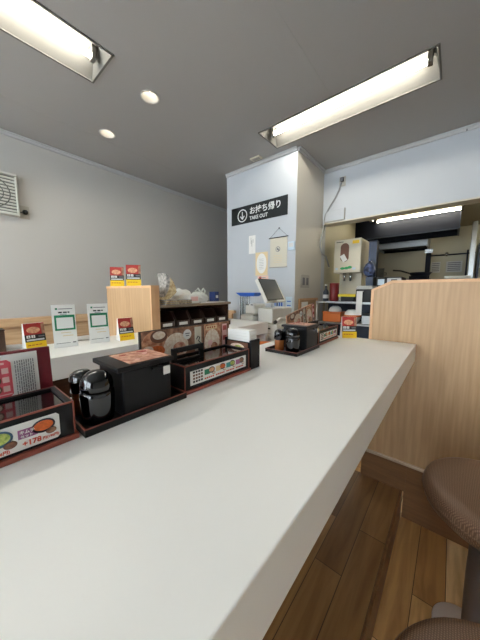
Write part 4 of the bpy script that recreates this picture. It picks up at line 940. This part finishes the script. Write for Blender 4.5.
# hoods and lamp
r = thing('exhaust_hood', 'dark hood right behind the kitchen ceiling lamp', 'hood', (-0.76, 5.0, 1.16))
b = MB(); x0_, x1_ = -0.74, 0.76
b.box(x0_, x1_, -0.30, -0.285, -0.30, 0, M['navy']); b.box(x0_, x1_, 0.285, 0.30, -0.30, 0, M['navy']); b.box(x0_, x0_ + 0.015, -0.285, 0.285, -0.30, 0, M['dsteel']); b.box(x1_ - 0.015, x1_, -0.285, 0.285, -0.30, 0, M['dsteel'])
b.box(x0_, x1_, -0.285, 0.285, -0.02, 0, M['navy']); b.build('shell', r)
b = MB(); b.box(x0_, x1_ + 0.01, -0.31, -0.30, -0.307, -0.292, M['dsteel']); b.box(x1_, x1_ + 0.01, -0.30, 0.3, -0.307, 0, M['dsteel']); b.build('rim', r)
r = thing('exhaust_hood', 'lower brushed steel hood over the range at the back', 'hood', (-0.78, 5.72, 1.16))
b = MB(); b.box(-0.39, 0.39, -0.32, -0.30, -0.39, -0.002, M['steel']); b.box(-0.39, -0.37, -0.30, 0.32, -0.39, -0.002, M['steel']); b.box(0.37, 0.39, -0.30, 0.32, -0.39, -0.002, M['steel']); b.box(-0.37, 0.37, -0.30, 0.32, -0.05, -0.002, M['navy']); b.box(-0.37, 0.37, 0.30, 0.32, -0.39, -0.05, M['navy']); b.build('shell', r)
b = MB(); b.box(-0.37, 0.37, -0.25, 0.28, -0.35, -0.33, M['navy']); b.build('filter', r)
r = thing('duct_frame', 'grey steel duct frame under the kitchen ceiling left of the hood', 'duct', (-1.0, 3.9, 1.16))
b = MB(); b.box(-0.02, 0.02, -0.6, 0.35, -0.14, -0.10, M['dsteel']); b.box(-0.2, 0.02, -0.6, -0.56, -0.14, -0.10, M['dsteel']); b.build('rails', r)
for y in (-0.58, 0.3): b = MB(); b.tube([(0, y, -0.10), (0, y, 0)], 0.006, M['steel']); b.build('hanger_rod', r)
r = thing('kitchen_lamp', 'bare fluorescent batten lit under the kitchen ceiling', 'lamp', (-0.50, 4.60, 1.16))
b = MB(); b.box(-0.54, 0.54, -0.03, 0.03, -0.035, 0, M['refl']); b.build('batten', r, bevel=0.003)
b = MB(); b.tube([(-0.50, -0.012, -0.065), (0.50, -0.012, -0.060)], 0.017, M['tubek'], 14); b.build('tube', r)
for sx in (-1, 1): b = MB(); b.box(sx * 0.515 - 0.012, sx * 0.515 + 0.012, -0.03, 0.02, -0.09, -0.035, M['refl']); b.build('socket', r)
copy_tree(r, None, (1.05, 4.60, 1.16), 'added unseen batten lamp brightening the kitchen, right beyond the steel post')  # extra lamp out of view, added to brighten the kitchen
# back wall fittings
BY = 6.2
r = thing('utensil_rail', 'thin rail with a tap across the kitchen back wall', 'rail', (-0.08, BY, 0.67))
b = MB(); b.tube([(-0.34, -0.05, 0), (0.34, -0.05, 0)], 0.012, M['dsteel']); b.build('rail', r)
b = MB(); b.tube([(-0.34, -0.05, 0), (-0.34, 0, 0)], 0.010, M['dsteel']); b.tube([(0.33, -0.05, 0), (0.33, 0, 0)], 0.010, M['dsteel']); b.build('bracket', r)
b = MB(); b.lathe([(0.02, -0.03), (0.035, 0), (0.02, 0.04), (0.002, 0.045)], M['chrome'], c=(-0.06, -0.07, 0.0), n=16); b.build('tap', r)
for (cx, z0, w_, h_, lab) in ((-0.29, 0.35, 0.14, 0.2, 'left paper sheet on the kitchen back wall under the rail'), (-0.02, 0.35, 0.23, 0.2, 'right wider paper sheet on the kitchen back wall under the rail')):
    r = thing('posted_sheet', lab, 'notice', (cx, BY, z0), 0, 'papers on the kitchen back wall')
    b = MB(); b.T = frame((0, 0, 0), '-y'); b.box(-w_ / 2, w_ / 2, 0, h_, 0.0005, 0.003, M['paperg']); b.build('sheet', r)
    b = MB(); b.T = frame((0, -0.0032, 0), '-y')
    for k in range(5): b.rect(-w_ * 0.4, w_ * 0.4, 0.03 + k * 0.034, 0.042 + k * 0.034, M['ink2'])
    b.build('print', r)
r = thing('steel_post', 'vertical steel post at the right side of the kitchen', 'post', (0.205, 5.9, ZF))
b = MB(); b.box(-0.035, 0.035, -0.035, 0.035, 0, R(1.16), M['steel']); b.build('post', r, bevel=0.004)
b = MB(); b.tube([(-0.06, -0.02, 0), (-0.06, -0.02, R(0.7))], 0.012, M['dsteel']); b.build('pipe', r)
r = thing('dark_pipe', 'dark vertical pipe right of the steel hood', 'pipe', (-0.37, 5.6, ZF))
b = MB(); b.box(-0.04, 0.03, -0.04, 0.04, 0, R(0.72), M['navy']); b.build('pipe', r)
b = MB(); b.box(-0.06, 0.05, -0.06, 0.04, R(0.66), R(0.72), M['steel']); b.build('bracket', r)
r = thing('wall_shelf_unit', 'brown shelf unit at the right edge of the kitchen view', 'shelf', (0.48, 5.95, ZF))
b = MB(); b.box(-0.2, 0.3, 0.2, 0.22, 0, R(0.8), M['kwall']); b.box(-0.2, -0.18, -0.1, 0.2, 0, R(0.8), M['dsteel']); b.build('frame', r)
for z in (0.40, 0.58): b = MB(); b.box(-0.18, 0.3, -0.1, 0.2, R(z), R(z + 0.02), M['orangeb' if z > 0.5 else 'steel']); b.build('shelf_board', r)
r = thing('paper_roll', 'long white roll lying on a kitchen shelf just above the partition', 'roll', (0.03, 4.1, 0.0))
b = MB(); b.T = Matrix.Translation((0, 0, 0.165)) @ Matrix.Rotation(math.pi / 2, 4, 'Y'); b.lathe([(0.018, -0.125), (0.02, -0.12), (0.02, 0.12), (0.018, 0.125)], M['paper'], n=20); b.build('roll', r)
r = thing('side_cabinet', 'steel cabinet behind the oak partition with the white roll on it', 'cabinet', (0.05, 4.2, ZF))
b = MB(); b.box(-0.26, 0.5, -0.17, 0.17, 0, R(0.135), M['dsteel']); b.build('cabinet', r, bevel=0.003)
b = MB(); b.box(-0.27, 0.51, -0.18, 0.18, R(0.135), R(0.144), M['steel']); b.build('top', r, bevel=0.002)

# ------------------------------------------------------------------ stools
def stool(label, x, y):
    r = thing('stool', label, 'stool', (x, y, ZF), 0, 'round brown stools along the counter'); zs = R(-0.50); q = 0.166
    b = MB(); b.lathe([(q - 0.05, zs - 0.068), (q - 0.016, zs - 0.062), (q - 0.004, zs - 0.050), (q, zs - 0.034), (q - 0.001, zs - 0.016), (q - 0.006, zs - 0.006), (q - 0.018, zs - 0.001), (q - 0.05, zs), (0.002, zs + 0.003)], M['stool'], n=64); b.build('seat', r)
    b = MB(); b.lathe([(q + 0.0004, zs - 0.034), (q + 0.002, zs - 0.031), (q + 0.0004, zs - 0.028)], M['stool'], n=64); b.f = b.f[:-2]; b.m = b.m[:-2]; b.sm = b.sm[:-2]; b.build('piping', r)
    b = MB(); b.lathe([(0.13, zs - 0.076), (0.13, zs - 0.068)], M['dsteel'], n=40, smooth=False); b.lathe([(0.056, zs - 0.12), (0.11, zs - 0.076)], M['dsteel'], n=40); b.build('seat_plate', r)
    b = MB(); b.lathe([(0.10, 0.0), (0.098, 0.008), (0.062, 0.016), (0.052, 0.12), (0.056, 0.25), (0.058, 0.40), (0.056, zs - 0.12)], M['pedestal'], n=48); b.build('pedestal', r)
    b = MB(); b.lathe([(0.084, 0), (0.084, 0.010), (0.079, 0.014), (0.002, 0.014)], M['flange'], c=(-0.029, 0.192, 0), n=40); b.box(-0.07, 0.0, 0.03, 0.19, 0.001, 0.008, M['flange']); b.build('foot_plate', r)
    return r
s1 = stool('round brown woven vinyl stool next to the oak partition', 0.139, 0.848)
copy_tree(s1, None, (0.128, 0.340, ZF), 'round brown woven vinyl stool at the bottom edge, second from the partition')

# parts that sit on another part go one level deeper
SUB = {'clasp_arm': 'clasp', 'lid_photo': 'lid', 'display': 'casing', 'window_card': 'window', 'window': 'cabinet', 'plug_cord': 'plug', 'rocker': 'plate',
       'price_strip': 'body', 'label_tag': 'body', 'pane': 'window_frame', 'paper': 'panel', 'lettering': 'board', 'crest': 'cloth', 'photo_print': 'board',
       'page': 'cover', 'receipt': 'body', 'tip': 'body', 'guard_ring': 'louvres', 'control_panel': 'body', 'piping': 'seat', 'label_sticker': 'cabinet',
       'top_sticker': 'cabinet', 'slots': 'lower_body', 'front_slot': 'lower_body', 'socket': 'reflector', 'bulb': 'housing', 'tap': 'rail', 'buttons': 'printer_head'}
base = lambda o: o.name.split('.')[0]
for t in [o for o in bpy.data.objects if o.type == 'EMPTY']:
    kids = {base(c): c for c in t.children}
    moves = [(c, kids[SUB[base(c)]]) for c in t.children if SUB.get(base(c)) in kids]
    moves = [(c, p) for c, p in moves if not (base(c) == 'window_card')] + [(c, kids['window']) for c in t.children if base(c) == 'window_card' and False]
    for c, p in moves: c.parent = p

# ------------------------------------------------------------------ light, sky, camera
W = bpy.data.worlds.new('sky'); bpy.context.scene.world = W; W.use_nodes = True
bg = W.node_tree.nodes['Background']; bg.inputs['Color'].default_value = (0.84, 0.92, 1.0, 1); bg.inputs['Strength'].default_value = 7.5
for a, c in wins:
    li = bpy.data.lights.new('window_portal', 'AREA'); li.shape = 'RECTANGLE'; li.size = c - a; li.size_y = wz[1] - wz[0]
    li.cycles.is_portal = True
    lo = bpy.data.objects.new('window_portal', li); C.objects.link(lo)
    lo.location = ((a + c) / 2, YN - 0.10, (wz[0] + wz[1]) / 2 + H); lo.rotation_euler = (math.radians(90), 0, 0)
cam = bpy.data.cameras.new('camera'); co = bpy.data.objects.new('camera', cam); C.objects.link(co)
cam.sensor_fit = 'HORIZONTAL'; cam.sensor_width = 36; cam.lens = 36 * 252 / 480; cam.clip_start = 0.01
v1 = Vector((453 - 240, 29, -252)); v2 = Vector((-62 - 240, 29, -252))
Y = v1.normalized(); X = -v2.normalized(); Z = X.cross(Y).normalized(); X = Y.cross(Z)
mw = Matrix.Identity(4)
for i, a in enumerate((X, Y, Z)):
    for j in range(3): mw[i][j] = a[j]
mw[2][3] = H
co.matrix_world = mw
sc = bpy.context.scene; sc.camera = co
sc.view_settings.view_transform = 'Standard'; sc.view_settings.look = 'None'; sc.view_settings.gamma = 1; sc.view_settings.use_curve_mapping = False
sc.view_settings.exposure = 0.44
sc.cycles.max_bounces = 10; sc.cycles.diffuse_bounces = 6; sc.cycles.use_denoising = True
sc.cycles.sample_clamp_indirect = 4
